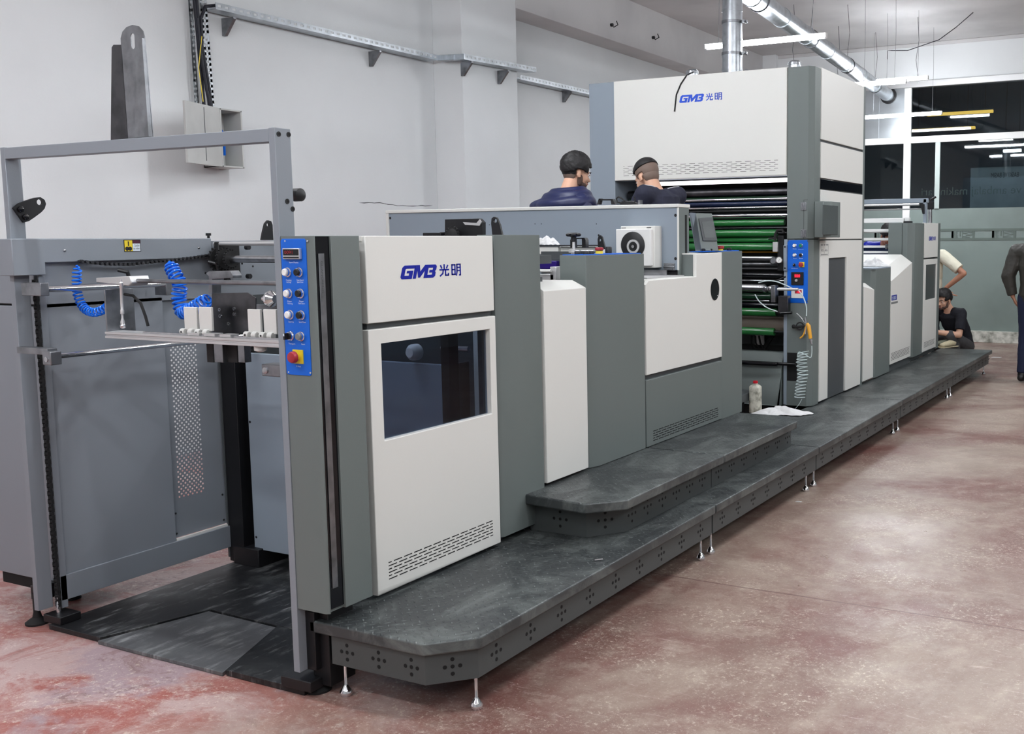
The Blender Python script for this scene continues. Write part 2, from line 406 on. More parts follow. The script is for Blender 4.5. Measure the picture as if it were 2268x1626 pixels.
struct(MB().box(XW, XP, 9.07, YF, 3.93, ZC).build('trim_2', 'ceiling_paint', bev=.006))        # beam along the wall
struct(MB().box(XW, XP, YB, 8.17, 4.25, ZC).build('trim_3', 'ceiling_paint', bev=.006))
# far wall: header over a glazed front
hz = at(2140, 172, Y=YF).z
fw = struct(MB().box(XW, XR, YF, YF+.25, hz, ZC).build('wall_far', 'wall_paint'))
struct(MB().box(XP-.02, XP+.22, YF-.12, YF, 0, ZC).build('trim_4', 'wall_paint', bev=.005))
struct(MB().box(XW, XR, YF-.02, YF+.2, ZC-.055, ZC).build('trim_5', 'ceiling_paint', bev=.01))
zt0 = at(2140, 186, Y=YF).z; zt1 = at(2140, 297, Y=YF).z; zt2 = at(2140, 312, Y=YF).z; zfr = at(2140, 461, Y=YF).z; zb = .17
wxs = at(2008, 400, Y=YF).x
struct(MB().box(XW, XR, YF-.03, YF+.12, zt0, hz).build('trim_6', 'alu', bev=.004))
struct(MB().box(XW, XR, YF-.06, YF+.2, 0, zb).build('baseboard_far', 'stone_strip', bev=.004))
mul = MB(); mw = .055
xs_m = [XP+.2, -5.2, wxs, wxs+2.9, wxs+5.8, XR-.03]
mul.box(XW, XR, YF-.01, YF+.07, zt1, zt2)
for x in xs_m: mul.box(x-mw, x+mw, YF-.012, YF+.06, zb, zt0)
w1 = struct(mul.build('window_1', 'white_plastic', bev=.006))
pp = MB()
for a, b in zip(xs_m, xs_m[1:]):
    for z0, z1 in ((zt2, zt0), (zfr, zt1)):
        if a == -5.2 and z0 == zt2: continue
        pp.box(a+mw, b-mw, YF+.02, YF+.028, z0, z1)
pp.build('pane', 'pane_window', w1)
fp = MB()
for a, b in zip(xs_m, xs_m[1:]): fp.box(a+mw, b-mw, YF+.02, YF+.028, zb, zfr)
fpo = fp.build('frosted_pane', 'frosted', w1)
fpo['label'] = 'frosted lower glass'
mp_ = MB().box(-5.2+mw, wxs-mw, YF+.01, YF+.02, zt1-.1, zt0)
for x in (-4.85, -4.45): mp_.box(x-.004, x+.004, YF, YF+.01, zt1-.1, zt0-.05)
mp_.build('sheet_metal_panel', 'galv_sheet', w1)
# door frame seen behind the glass
struct(MB().box(at(2070, 400, Y=YF).x, at(2081, 400, Y=YF).x, YF+.0, YF+.06, zfr, zt1).build('trim_7', 'pale_frame', bev=.004))
# frieze film on the frosted glass: a band of squares with cut-out letters
fr = MB(); za, zc = at(2200, 506, Y=YF).z, at(2200, 532, Y=YF).z
zi0, zi1 = zc+.035, za-.035
yy = YF+.012
fr.box(xs_m[0], XR, yy, yy+.006, zi1, za); fr.box(xs_m[0], XR, yy, yy+.006, zc, zi0)
per = at(2265, 520, Y=YF).x-at(2173, 520, Y=YF).x; x = at(2107, 520, Y=YF).x-per*3; H = zi1-zi0
while x < XR-per:
    a0, a1 = x, x+per*.52
    for e in (a0, a1, x+per): fr.box(e, e+.03, yy, yy+.006, zi0, zi1)
    L_ = a1-a0-.03; u = lambda t: a0+.03+L_*t
    for t0, t1, q0, q1 in ((.0, .05, 0, 1), (.10, .15, 0, 1), (.19, .21, .0, .42), (.19, .21, .58, 1), (.27, .36, 0, .0)):
        if q1 > q0: fr.box(u(t0), u(t1), yy, yy+.006, zi0+H*q0, zi0+H*q1)
    fr.box(u(.32), u(.39), yy, yy+.006, zi0+H*.25, zi1)
    fr.box(u(.46), u(.48), yy, yy+.006, zi0, zi1)
    for (ta, qa, tb, qb) in ((.5, .72, .78, .62), (.98, .48, .62, .36), (.5, .2, .9, .13), (.98, .8, .6, .9)):
        fr.prism([(u(ta), zi0+H*(qa-.09)), (u(tb), zi0+H*qb), (u(ta), zi0+H*(qa+.09))], 'Y', yy, yy+.006)
    x += per
fr.build('frieze', 'frosted_dark', w1)
# night street / next room behind the glass
struct(MB().box(XW-1, XR+1, YF+5.5, YF+5.6, 0, 6).build('wall_outside', 'outside'))
struct(MB().box(XW-1, XR+1, YF+.2, YF+5.6, 5.0, 5.05).build('ceiling_outside', 'dark_grey'))
def lamp_strip(name, p, q, m_, label, group=None):
    e = thing(name, (p+q)/2, label, 'lamp', group)
    MB().box(p.x, q.x, p.y-.03, p.y+.03, p.z, p.z+.05).build('tube', m_, e, bev=.01)
    b = MB().box(p.x, q.x, p.y-.035, p.y+.035, p.z+.05, p.z+.065)
    for t in (.12, .88):
        x = p.x+(q.x-p.x)*t; b.cyl((x, p.y, p.z+.06), (x, p.y, 5.0), .004, 5)
    b.build('hanger', 'dark_steel', e); return e
for (a, b, Y, lab) in (((2053, 258), (2200, 248), 18.2, 'upper warm yellow strip lamp seen through the dark far window'), ((2017, 293), (2160, 284), 19.4, 'lower warm yellow strip lamp seen through the dark far window')):
    lamp_strip('strip_lamp', at(*a, Y=Y), at(*b, Y=Y), 'led_yellow', lab)
lamp_strip('strip_lamp', at(2222, 338, Y=18.6), at(2262, 335, Y=18.6), 'led_dim', 'white strip lamp glowing in the room behind the far glass')
ps = thing('poster', at(2210, 415, Y=17.2), 'grey printed board standing behind the far glass', 'poster')
A, B = at(2150, 372, Y=17.2), at(2268, 460, Y=17.2)
MB().box(A.x, B.x+1.1, 17.2, 17.22, .5, A.z).build('board', 'box_cream', ps)
o_ = at(2262, 392, Y=17.19)
textmesh('lettering', 'BASKI VE BASIM', at(2256, 392, Y=17.19), -XA, ZA, .11, 'dark_grey', ps, t=-.002, width=.42)
textmesh('lettering', 'matbaa ve ambalaj makinalari', at(2268, 428, Y=YF+.03)+V(.5, 0, 0), -XA, ZA, .17, 'frosted_dark', w1, t=-.002, width=2.0)

# ================================================================ hanging tube lamps (the hall's light)
def make_lamp(c, label, group=None, L=1.2, seen=True):
    e = thing('tube_lamp', c, label, 'lamp', group); x0, x1, y, z = c[0]-L/2, c[0]+L/2, c[1], c[2]
    h = MB().box(x0, x1, y-.022, y+.022, z+.012, z+.03)
    h.box(x0-.02, x0, y-.026, y+.026, z-.02, z+.03).box(x1, x1+.02, y-.026, y+.026, z-.02, z+.03)
    h.build('housing', 'white_plastic', e, bev=.003)
    rings = []; mb = MB()
    for xx in (x0, x1):
        rings.append([mb.bm.verts.new((xx, y+.034*math.cos(t), z+.012-.034*math.sin(t))) for t in [math.pi*i/10 for i in range(11)]])
    mb.loft(rings); mb.build('tube', 'led_white', e)
    for xx in (x0+.12, x1-.12):
        MB().tube([(xx, y, z+.03), (xx+.008, y+.005, (z+ZC)/2), (xx, y, ZC)], .0022, 5).build('hanging_wire', 'dull_steel', e)
    return e
def pl(a, b, z): return (at(*a, Z=z)+at(*b, Z=z))/2
vis = [((1562, 103), (1830, 82), 3.45, 'long tube lamp hanging behind the vertical duct, nearest of the lamps in view'),
       ((1905, 188), (1990, 181), 3.35, 'tube lamp just right of the tower top, lower one of the overlapping pair'),
       ((1945, 181), (2052, 172), 3.62, 'tube lamp just right of the tower top, higher one of the overlapping pair'),
       ((1920, 262), (2080, 249), 3.30, 'lowest and farthest tube lamp, in front of the sheet metal window panel')]
for a, b, z, lab in vis:
    c = pl(a, b, z); L = at(*b, Z=z).x-at(*a, Z=z).x
    make_lamp(tuple(c), lab, L=max(.6, L))
for x, y in ((-4.0, 5.4), (-3.6, 2.4), (-3.3, .2), (-3.3, -2.4), (-.6, 11.6), (-.6, 8.7), (-.6, 5.8), (-.6, 2.9), (-.6, 0), (-.6, -2.9), (2.3, 10.2), (2.3, 7.3), (2.3, 4.4), (2.3, 1.5), (2.3, -1.4)):
    make_lamp((x, y, 3.55), 'tube lamp hanging from the ceiling outside the picture, out of view', 'tube lamps out of view', L=1.2)

# ================================================================ ventilation ducts
def flange(mb, c, d, r, w=.03, k=1.07): mb.lathe(Vector(c)-Vector(d).normalized()*w/2, d, [(0, r*.98), (0, r*k), (w, r*k), (w, r*.98)], 28)
A = V(-3.674, 9.1, 3.738); B = V(-4.3, 16.0, 3.734); d = (B-A).normalized(); S0 = A-d*3.2
dt = thing('ventilation_duct', (A.x, A.y, 3.64), 'long galvanised round duct running under the ceiling to the far window', 'duct')
mb = MB().cyl(S0, B+d*.35, .093, 32)
t = 0
while t < 10: flange(mb, S0+d*(t+.1), d, .093); t += .98
mb.build('pipe', 'galv', dt)
mb = MB()
for k in (1.3, 3.25, 5.2, 7.1, 9.0):
    c = S0+d*k; mb.tubering(c-d*.01, d, .094, .102, .02, 28)
    mb.tube([c+V(0, 0, .09), c+V(.03, 0, .4), c+V(0, 0, ZC-c.z)], .003, 5)
mb.build('hanging_strap', 'dark_steel', dt)
MB().tubering(at(1968, 212, Y=YF)+V(0, -.02, 0), YA, .09, .125, .03, 28).build('collar', 'black', dt)
dv = thing('ventilation_duct', (-3.71, 8.6, 2.87), 'vertical galvanised duct rising from the top of the tower', 'duct')
mb = MB().cyl((-3.71, 8.6, 3.0), (-3.71, 8.6, 3.70), .088, 32)
mb.lathe((-3.69, 8.6, 2.83), (-.12, 0, 1), [(0, .095), (.02, .095), (.2, .088)], 28)
for z in (3.05, 3.3, 3.55, 3.16): flange(mb, (-3.71, 8.6, z), ZA, .088, .02, 1.04)
mb.build('pipe', 'galv', dv)
for z in (3.17, 3.44):
    mb = MB(); mb.tubering((-3.71, 8.6, z), ZA, .09, .094, .025, 28); mb.box(-3.63, -3.57, 8.59, 8.61, z, z+.02); mb.cyl((-3.59, 8.56, z+.01), (-3.59, 8.64, z+.01), .012, 8)
    mb.build('pipe_clamp', 'dull_steel', dv)
# hooks and loose wires on the ceiling
for i, (px, py) in enumerate(((1356, 55), (1448, 83))):
    p = at(px, py, X=XP+.02)
    q = p; o = MB().tube([q, q+V(.02, 0, -.03), q+V(.06, .03, 0), q+V(.03, .05, .05)], .006, 6).cyl(q+V(-.02, 0, 0), q+V(.01, 0, 0), .02, 8)
    tag(o.build('ceiling_hook', 'black'), ('left' if i == 0 else 'right')+' one of two black wire hooks on the concrete beam', 'hook')
p0 = at(2155, 28, Z=ZC-.012); p1 = at(2118, 60, Z=ZC-.08); 
pts = [p0, p1, at(2080, 88, Z=4.2), at(2010, 112, Z=4.15), at(1966, 112, Z=4.18)]
sm = []
for i in range(len(pts)-1):
    for k in range(5): sm.append(pts[i].lerp(pts[i+1], k/5))
sm.append(pts[-1]); sm.append(pts[-1]+V(0, 0, -.12))
tag(MB().tube(sm, .006, 5).build('loose_cable', 'cable'), 'thin dark cable sagging loosely under the ceiling near the far wall', 'cable')
for px, py, pz in ((1758, 10, 0), (1857, 58, 0), (2033, 38, 0)):
    p = at(px, py, Z=ZC-.01); o = MB().tube([p, p+V(.02, 0, -.3), p+V(-.02, .02, -.55), p+V(.03, 0, -.85)], .004, 5)
    tag(o.build('hanging_wire', 'dull_steel'), {1758: 'bent bare wire hanging left of the long round duct', 1857: 'short bare wire hanging from the ceiling right of the duct', 2033: 'bare wire hanging near the far wall under the loose cable'}[px], 'wire')

# ================================================================ cable trays, bracket supports and the wall box
def tray(name, P, Q, y_, label, w=.10, h=.05, X=None):
    """channel tray on the wall; P, Q at the lower outer edge"""
    e = thing(name, P, label, 'cable tray')
    mb = MB(); d = (Q-P); L = d.length; d.normalize(); out = V(d.y, -d.x, 0)
    def q(a, o, z): return P+d*a+out*o+V(0, 0, z)
    mb.slab([(0, 0), (L, 0), (L, .004), (0, .004)], q(0, 0, 0), d, ZA, -w)
    mb.slab([(0, .004), (L, .004), (L, h), (0, h)], q(0, -w+.003, 0), d, ZA, -.003)
    # outer lip with slots
    n = int(L/.065); 
    a = 0
    mb.slab([(0, .004), (L, .004), (L, .018), (0, .018)], q(0, 0, 0), d, ZA, -.003)
    mb.slab([(0, .036), (L, .036), (L, h), (0, h)], q(0, 0, 0), d, ZA, -.003)
    for i in range(n+1):
        a = L*i/n; mb.slab([(max(0, a-.017), .018), (min(L, a+.017), .018), (min(L, a+.017), .036), (max(0, a-.017), .036)], q(0, 0, 0), d, ZA, -.003)
    mb.build('channel', 'galv', e)
    return e
def wall_bracket(e, p, out, h=.13, w=.13):
    d = V(-out[1], out[0], 0)
    mb = MB(); o = Vector(p); out = Vector(out)
    mb.slab([(0, 0), (w, 0), (w, -.015), (.03, -h), (0, -h)], o, out, ZA, .025)
    mb.build('bracket', 'dull_steel', e)
XT = XW+.14
t1 = tray('cable_tray', at(478, 20, X=XT), at(970, 134, X=XT), 0, 'long perforated cable tray sloping along the left wall towards the pilaster', w=.13)
for px, py in ((525, 38), (847, 112)): wall_bracket(t1, V(XW, at(px, py, X=XT).y, at(px, py, X=XT).z), (1, 0, 0))
P = at(1028, 131, X=XP+.13)
t2 = tray('cable_tray', P, at(1188, 160, X=XP+.13), 0, 'perforated cable tray across the face of the pilaster', w=.125)
q0 = at(970, 134, X=XT); mb = MB().slab([(0, 0), (1, 0), (1, .05), (0, .05)], q0, (P-q0), ZA, -.004); mb.slab([(0, 0), (1, 0), (1, .003), (0, .003)], q0, (P-q0), ZA, -.12); mb.build('bend', 'galv', t2)
for px, py in ((1048, 136), (1128, 150)): wall_bracket(t2, V(XP, at(px, py, X=XP+.13).y, P.z), (1, 0, 0))
t3 = tray('cable_tray', at(1153, 176, X=XT), at(1330, 213, X=XT)+V(0, 1.2, 0), 0, 'short perforated cable tray between the pilaster and the tower', w=.13)
wall_bracket(t3, V(XW, at(1270, 200, X=XT).y, at(1270, 200, X=XT).z), (1, 0, 0))
# vertical slotted rail bundle feeding the box
vb = thing('cable_riser', at(452, 232, X=XW+.05), 'vertical slotted metal channel full of black cables above the wall box', 'cable tray')
def vp(px, py, o=.06): return at(px, py, X=XW+o)
for (xa, xb, xc, xd) in ((415, 424, 432, 441), (440, 455, 462, 475)):
    mb = MB(); a, b, c_, d_ = vp(xa, -30), vp(xb, -30), vp(xd, 235), vp(xc, 235)
    U = (b-a)
    n = 22
    for i in range(n):
        l0, l1 = a.lerp(d_, i/n), a.lerp(d_, (i+.55)/n); r0, r1 = b.lerp(c_, i/n), b.lerp(c_, (i+.55)/n); l2, r2 = a.lerp(d_, (i+1)/n), b.lerp(c_, (i+1)/n)
        for s0, s1 in ((0, .35), (.65, 1)):
            mb.hexa([l2.lerp(r2, s0), l2.lerp(r2, s1), l2.lerp(r2, s1)+V(-.003, 0, 0), l2.lerp(r2, s0)+V(-.003, 0, 0), l0.lerp(r0, s0), l0.lerp(r0, s1), l0.lerp(r0, s1)+V(-.003, 0, 0), l0.lerp(r0, s0)+V(-.003, 0, 0)])
        mb.hexa([l1, r1, r1+V(-.003, 0, 0), l1+V(-.003, 0, 0), l0, r0, r0+V(-.003, 0, 0), l0+V(-.003, 0, 0)])
    mb.build('slotted_rail', 'galv', vb)
for i, pts in enumerate(([(428, -20), (436, 60), (444, 150), (452, 236)], [(434, -20), (442, 80), (456, 160), (464, 236)], [(478, 12), (455, 14), (445, 40), (447, 100), (462, 190), (468, 236)], [(436, 40), (447, 130), (458, 200), (466, 236)])):
    P_ = [vp(x, y, .09+.01*i) for x, y in pts]; sm = []
    for k in range(len(P_)-1):
        for j in range(5): sm.append(P_[k].lerp(P_[k+1], j/5))
    sm.append(P_[-1]); MB().tube(sm, .012, 8).build('cable', 'cable', vb)
MB().tube([vp(447, 80, .13), vp(440, 150, .13), vp(450, 225, .13)], .003, 6).build('cable', 'yellow', vb)
# wall box: cream enclosure, its door standing open towards the camera
a, b = at(510, 240, X=XW+.0), at(541, 372, X=XW+.0)
wb = thing('electrical_box', at(480, 375, X=XW), 'cream metal electrical box on the left wall with its door open', 'electrical box')
yb0, yb1 = at(452, 300, X=XW+.02).y, at(538, 300, X=XW+.2).y; zb0, zb1 = at(538, 373, X=XW+.2).z, at(538, 246, X=XW+.2).z
mb = MB(); t = .012; x1 = XW+.20
mb.box(XW, XW+t, yb0, yb1, zb0, zb1).box(XW, x1, yb0, yb0+t, zb0, zb1).box(XW, x1, yb1-t, yb1, zb0, zb1).box(XW, x1, yb0, yb1, zb0, zb0+t).box(XW, x1, yb0, yb1, zb1-t, zb1)
mb.box(XW+t, XW+.06, yb0+t, yb1-t, (zb0+zb1)/2+.05, (zb0+zb1)/2+.06)
mb.build('body', 'box_cream', wb, bev=.002)
h = V(x1, yb0, 0); e_ = at(414, 300, X=XW+.35)
dr = MB(); dv_ = V(e_.x-h.x, e_.y-h.y, 0)
dr.slab([(0, zb0), (1, zb0), (1, zb1), (0, zb1)], V(h.x, h.y, 0), dv_, ZA, .02)
do = dr.build('door', 'box_cream', wb, bev=.003)
dl = MB(); nn = dv_.cross(ZA).normalized()
dl.slab([(.47, zb0+.03), (.485, zb0+.03), (.485, zb1-.02), (.47, zb1-.02)], V(h.x, h.y, 0)-nn*.0015, dv_, ZA, .03); dl.build('seam', 'dark_grey', do)
tag(MB().tube([V(XW+.06, (yb0+yb1)/2-.05, zb1-.06), V(XW+.11, (yb0+yb1)/2, zb0+.25), V(XW+.07, (yb0+yb1)/2+.03, zb0+.1)], .012, 8).build('cable', 'hose_blue', wb))
# ================================================================ logo strokes
def strokes_logo(kind):
    """polygons (u, v) of the emblem, height 1"""
    sh = lambda P, o: [(o+u+.24*v, v) for u, v in P]
    G = [(.12, 0), (0, .14), (0, .84), (.14, 1), (1.02, 1), (1.02, .76), (.34, .76), (.27, .7), (.27, .24), (.62, .24), (.62, .42), (.42, .42), (.42, .6), (.9, .6), (.9, 0)]
    Mm = [(0, 0), (0, 1), (.36, 1), (.5, .5), (.8, 1), (1.12, 1), (1.12, 0), (.86, 0), (.86, .58), (.56, .06), (.42, .06), (.24, .62), (.24, 0)]
    B = [(0, 0), (0, .24), (.36, .24), (.36, .4), (.1, .4), (.1, .6), (.36, .6), (.36, .77), (0, .77), (0, 1), (.5, 1), (.64, .88), (.64, .6), (.56, .5), (.64, .4), (.64, .12), (.5, 0)]
    out = [sh(G, 0), sh(Mm, .98), sh(B, 2.12)]
    def st(x0, y0, x1, y1, t=.12):
        d = math.hypot(x1-x0, y1-y0); a, b = -(y1-y0)/d*t/2, (x1-x0)/d*t/2
        return [(x0+a, y0+b), (x1+a, y1+b), (x1-a, y1-b), (x0-a, y0-b)][::-1]
    g = [st(.5, 1.0, .5, .56), st(.12, .92, .26, .64), st(.88, .92, .74, .64), st(0, .54, 1, .54), st(.4, .52, .34, .2), st(.35, .24, .04, .02), st(.63, .52, .63, .05), st(.58, .08, .98, .08), st(.93, .04, .93, .26)]
    mi = [st(0, .92, .42, .92), st(0, .12, .42, .12), st(0, .52, .42, .52, .1), st(.05, .06, .05, .98), st(.37, .06, .37, .98),
          st(.52, .94, 1, .94), st(.94, 1, .94, .02), st(.8, .05, .98, .05), st(.58, 1, .58, .3), st(.59, .34, .5, 0), st(.56, .68, .94, .68, .1), st(.56, .42, .94, .42, .1)]
    ox = 3.18
    sc = lambda P, o: [(o+u*.82, .06+v*.94) for u, v in P]
    out += [sc(p, ox) for p in g]+[sc(p, ox+1.04) for p in mi]
    return out, ox+1.04+.82
def logo(parent, o, U, W, length, mt, height=None, bg=None):
    P, L = strokes_logo(0); s = length/L; hs = height or s
    mb = MB()
    for p in P: mb.slab([(u*s, v*hs) for u, v in p], o, U, W, .0012)
    return mb.build('emblem', mt, parent)
def screws(parent, pts, n, r=.004, mt='steel', name='screw'):
    for p in pts: MB().lathe(p, n, [(0, r), (.0015, r), (.003, r*.6)], 10).build(name, mt, parent)
def vent(parent, o, U, W, L, H, rows, slot, gap, name='vent', mt='gap', th=.3):
    """staggered punched slots"""
    mb = MB(); p = slot+gap
    for r in range(rows):
        off = (p/2 if r % 2 else 0); u = 0; v = H*r/(rows-1 if rows > 1 else 1)
        if off: mb.slab([(0, v-th*.5*H/rows), (off-gap, v-th*.5*H/rows), (off-gap, v+th*.5*H/rows), (0, v+th*.5*H/rows)], o, U, W, .0008); u = off
        while u < L-.001:
            e = min(u+slot, L); h = th*.5*H/rows
            mb.slab([(u, v-h), (e, v-h), (e, v+h), (u, v+h)], o, U, W, .0008); u += p
    return mb.build(name, mt, parent)
def push_button(parent, p, n, r, cap, name='push_button', h=.012):
    mb = MB().lathe(p, n, [(0, r*1.18), (.004, r*1.18), (.006, r), (h, r*.98)], 24); b = mb.build('bezel' if False else name, 'chrome', parent)
    q = Vector(p)+Vector(n)*h
    MB().lathe(q, n, [(-.002, r*.86), (.005, r*.86), (.007, r*.7)], 24).build('cap', cap, b); return b
def selector(parent, p, n, r, up=ZA):
    b = MB().lathe(p, n, [(0, r*1.18), (.005, r*1.18), (.008, r), (.012, r)], 24).build('selector_switch', 'chrome', parent)
    q = Vector(p)+Vector(n)*.012; sd = Vector(n).cross(up)
    MB().lathe(q, n, [(0, r*.85), (.006, r*.8)], 20).bar(q+Vector(n)*.012-Vector(up)*r*.8, q+Vector(n)*.012+Vector(up)*r*.8, r*.5, .014, up=n).build('knob', 'black', b)
    MB().bar(q+Vector(n)*.0195+Vector(up)*r*.1, q+Vector(n)*.0195+Vector(up)*r*.75, r*.3, .002, up=n).build('pointer', 'white_mark', b); return b
def estop(parent, p, n, r, plate=True, pw=.05, U=XA, W=ZA):
    p, n = Vector(p), Vector(n); b = MB()
    b.slab([(-pw/2, -pw/2), (pw/2, -pw/2), (pw/2, pw/2), (-pw/2, pw/2)], p, U, W, .003); o = b.build('emergency_stop', 'yellow', parent)
    MB().lathe(p+n*.003, n, [(0, r*.6), (.014, r*.55)], 20).build('collar', 'yellow', o)
    MB().lathe(p+n*.016, n, [(0, r*.7), (.003, r), (.012, r), (.017, r*.85), (.019, r*.4)], 28).build('cap', 'dark_red', o); return o

# ================================================================ delivery end: portal frame
XO = -2.60                                    # operator-side face of the whole machine
pf = thing('portal_frame', (-3.43, 2.5, 0), 'grey steel portal frame at the near delivery end of the printing machine', 'machine frame')
yb_r = at(648, 400, X=-2.70).y; yb_l = at(50, 400, X=-4.145).y
po = MB().box(-2.728, -2.70, 2.50, yb_r, .09, 1.94).build('post', 'frame_grey', pf, bev=.0015)
pl_ = MB().box(-4.175, -4.147, 2.50, yb_l, .08, 1.94).build('post', 'frame_grey', pf, bev=.0015)
MB().box(-4.147, -2.728, 2.50, 2.545, 1.895, 1.938).build('beam', 'frame_grey', pf, bev=.0015)
for i, (px, py) in enumerate(((617, 297), (639, 298), (636, 446), (648, 463))):
    p = at(px, py, X=-2.70); MB().tubering(p, XA, .005, .0085, .002, 16).build('bolt', 'black', pf)
    MB().lathe(p, XA, [(0, .0045), (.0015, .0045)], 12).build('bolt_hole', 'gap', pf)
# feet of the frame
for x, y in ((-2.695, 2.575), (-4.235, 2.545)):
    MB().lathe((x, y, 0), ZA, [(0, .045), (.008, .046), (.02, .03), (.028, .018), (.05, .013), (.13, .013)], 24).build('levelling_foot', 'rubber', pf)
MB().box(-2.735, -2.66, 2.535, 2.62, .09, .30).build('foot_block', 'black', pf, bev=.003)
MB().box(-4.26, -4.20, 2.54, 2.66, .10, .16).build('foot_block', 'black', pf, bev=.003)
MB().box(-4.17, -4.06, 2.53, 2.62, .022, .055).build('base_block', 'black', pf, bev=.003)
MB().box(-2.80, -2.66, 2.505, 2.60, .022, .06).build('base_block', 'black', pf, bev=.003)
def lug(parent, pts_px, hole_px, hr, t=.012, X=None, Y=None, rim=False, bolts=()):
    """black plate with a round hole; the outline wraps the hole"""
    k = dict(X=X) if X is not None else dict(Y=Y)
    c = at(*hole_px, **k); P = [at(*q, **k) for q in pts_px]
    n = XA if X is not None else V(0, -1, 0); U = YA if X is not None else XA
    to2 = lambda p: ((p-c).dot(U), (p-c).dot(ZA))
    out = [to2(p) for p in P]; N_ = 32
    # outline resampled by angle about the hole
    import itertools
    def ray(ang):
        dx, dy = math.cos(ang), math.sin(ang); best = None
        for (x1, y1), (x2, y2) in zip(out, out[1:]+out[:1]):
            ex, ey = x2-x1, y2-y1; det = dx*(-ey)+dy*ex
            if abs(det) < 1e-12: continue
            s_ = (x1*(-ey)+y1*ex)/det; u_ = (dx*y1-dy*x1)/det
            if s_ > 0 and -.001 <= u_ <= 1.001 and (best is None or s_ > best): best = s_
        return (dx*best, dy*best) if best else (dx*hr*1.6, dy*hr*1.6)
    angs = sorted([2*math.pi*i/N_ for i in range(N_)]+[math.atan2(y, x) % (2*math.pi) for x, y in out])
    mb = MB(); bm = mb.bm; rows = []
    for a in angs:
        o2 = ray(a); i2 = (math.cos(a)*hr, math.sin(a)*hr)
        rows.append([bm.verts.new(c+U*q[0]+ZA*q[1]+n*s_) for q, s_ in ((i2, 0), (o2, 0), (o2, t), (i2, t))])
    for A_, B_ in zip(rows, rows[1:]+rows[:1]):
        for i in range(4): mb._f([A_[i], A_[(i+1) % 4], B_[(i+1) % 4], B_[i]])
    o = mb.build('lifting_lug', 'black', parent)
    for q in bolts:
        MB().lathe(at(*q, **k)+n*t, n, [(0, .012), (.006, .012), (.008, .009)], 16).build('bolt', 'black_gloss', o)
    return o
lug(pf, [(26, 461), (38, 451), (55, 444), (74, 438), (86, 437), (95, 443), (98, 452), (95, 462), (88, 470), (72, 482), (60, 490), (49, 493)], (84, 448), .012, X=-4.147+.002, bolts=((41, 464), (52, 481)))
MB().lathe(at(652, 432, X=-2.735), XA, [(0, .022), (.03, .022), (.035, .014)], 20).build('knob', 'black', pf)
# steel bracket standing on the beam
Yb = 2.56
sb = thing('sensor_bracket', tuple(at(290, 300, Y=Yb)), 'tall folded bare steel bracket with a slotted rounded end, standing up on the portal beam', 'bracket')
def P2(pts, Y): return [(at(x, y, Y=Y).x, at(x, y, Y=Y).z) for x, y in pts]
mb = MB().prism(P2([(245, 311), (247, 105), (251, 99), (268, 99), (285, 308)], Yb+.06), 'Y', Yb+.06, Yb+.063)
mb.build('back_plate', 'dark_steel', sb, bev=.0006)
outl = [(283, 308), (268, 98), (267, 85), (271, 70), (280, 60), (293, 55), (307, 58), (316, 68), (320, 82), (339, 304)]
cx_, cz_ = at(294, 91, Y=Yb).x, at(294, 91, Y=Yb).z
mb = MB(); bm = mb.bm; O2 = P2(outl, Yb)
sl = [(at(294, 91, Y=Yb).x+.0105*math.cos(a)*1.0, at(294, 91 - (11 if math.sin(a) >= 0 else -11), Y=Yb).z+.0105*math.sin(a)) for a in [2*math.pi*i/16 for i in range(16)]]
def raypoly(c, poly, ang):
    dx, dy = math.cos(ang), math.sin(ang); best = None
    for (x1, y1), (x2, y2) in zip(poly, poly[1:]+poly[:1]):
        x1, y1, x2, y2 = x1-c[0], y1-c[1], x2-c[0], y2-c[1]
        ex, ey = x2-x1, y2-y1; det = dx*(-ey)+dy*ex
        if abs(det) < 1e-12: continue
        s_ = (x1*(-ey)+y1*ex)/det; u_ = (dx*y1-dy*x1)/det
        if s_ > 0 and -.001 <= u_ <= 1.001 and (best is None or s_ > best): best = s_
    return (c[0]+dx*best, c[1]+dy*best) if best else c
c2 = (cx_, cz_); angs = sorted([2*math.pi*i/48 for i in range(48)]+[math.atan2(y-c2[1], x-c2[0]) % (2*math.pi) for x, y in O2])
rows = []
for a in angs:
    o2, i2 = raypoly(c2, O2, a), raypoly(c2, sl, a)
    rows.append([bm.verts.new((q[0], yy_, q[1])) for q, yy_ in ((i2, Yb), (o2, Yb), (o2, Yb+.003), (i2, Yb+.003))])
for A_, B_ in zip(rows, rows[1:]+rows[:1]):
    for i in range(4): mb._f([A_[i], A_[(i+1) % 4], B_[(i+1) % 4], B_[i]])
fpb = mb.build('front_plate', 'dull_steel', sb)
a_, b_, c_, d_ = at(283, 308, Y=Yb), at(268, 98, Y=Yb), at(268, 98, Y=Yb+.06), at(285, 308, Y=Yb+.06)
MB().hexa([a_, b_, c_, d_, a_+V(.002, 0, 0), b_+V(.002, 0, 0), c_+V(.002, 0, 0), d_+V(.002, 0, 0)]).build('web', 'dull_steel', sb)
a_, b_ = at(300, 305, Y=Yb-.001), at(303, 105, Y=Yb-.001); c_, d_ = at(320, 85, Y=Yb-.001), at(338, 303, Y=Yb-.001)
MB().hexa([a_, d_, c_, b_, a_+V(0, -.003, 0), d_+V(0, -.016, 0), c_+V(0, -.010, 0), b_+V(0, -.003, 0)]).build('angled_flange', 'dull_steel', sb)

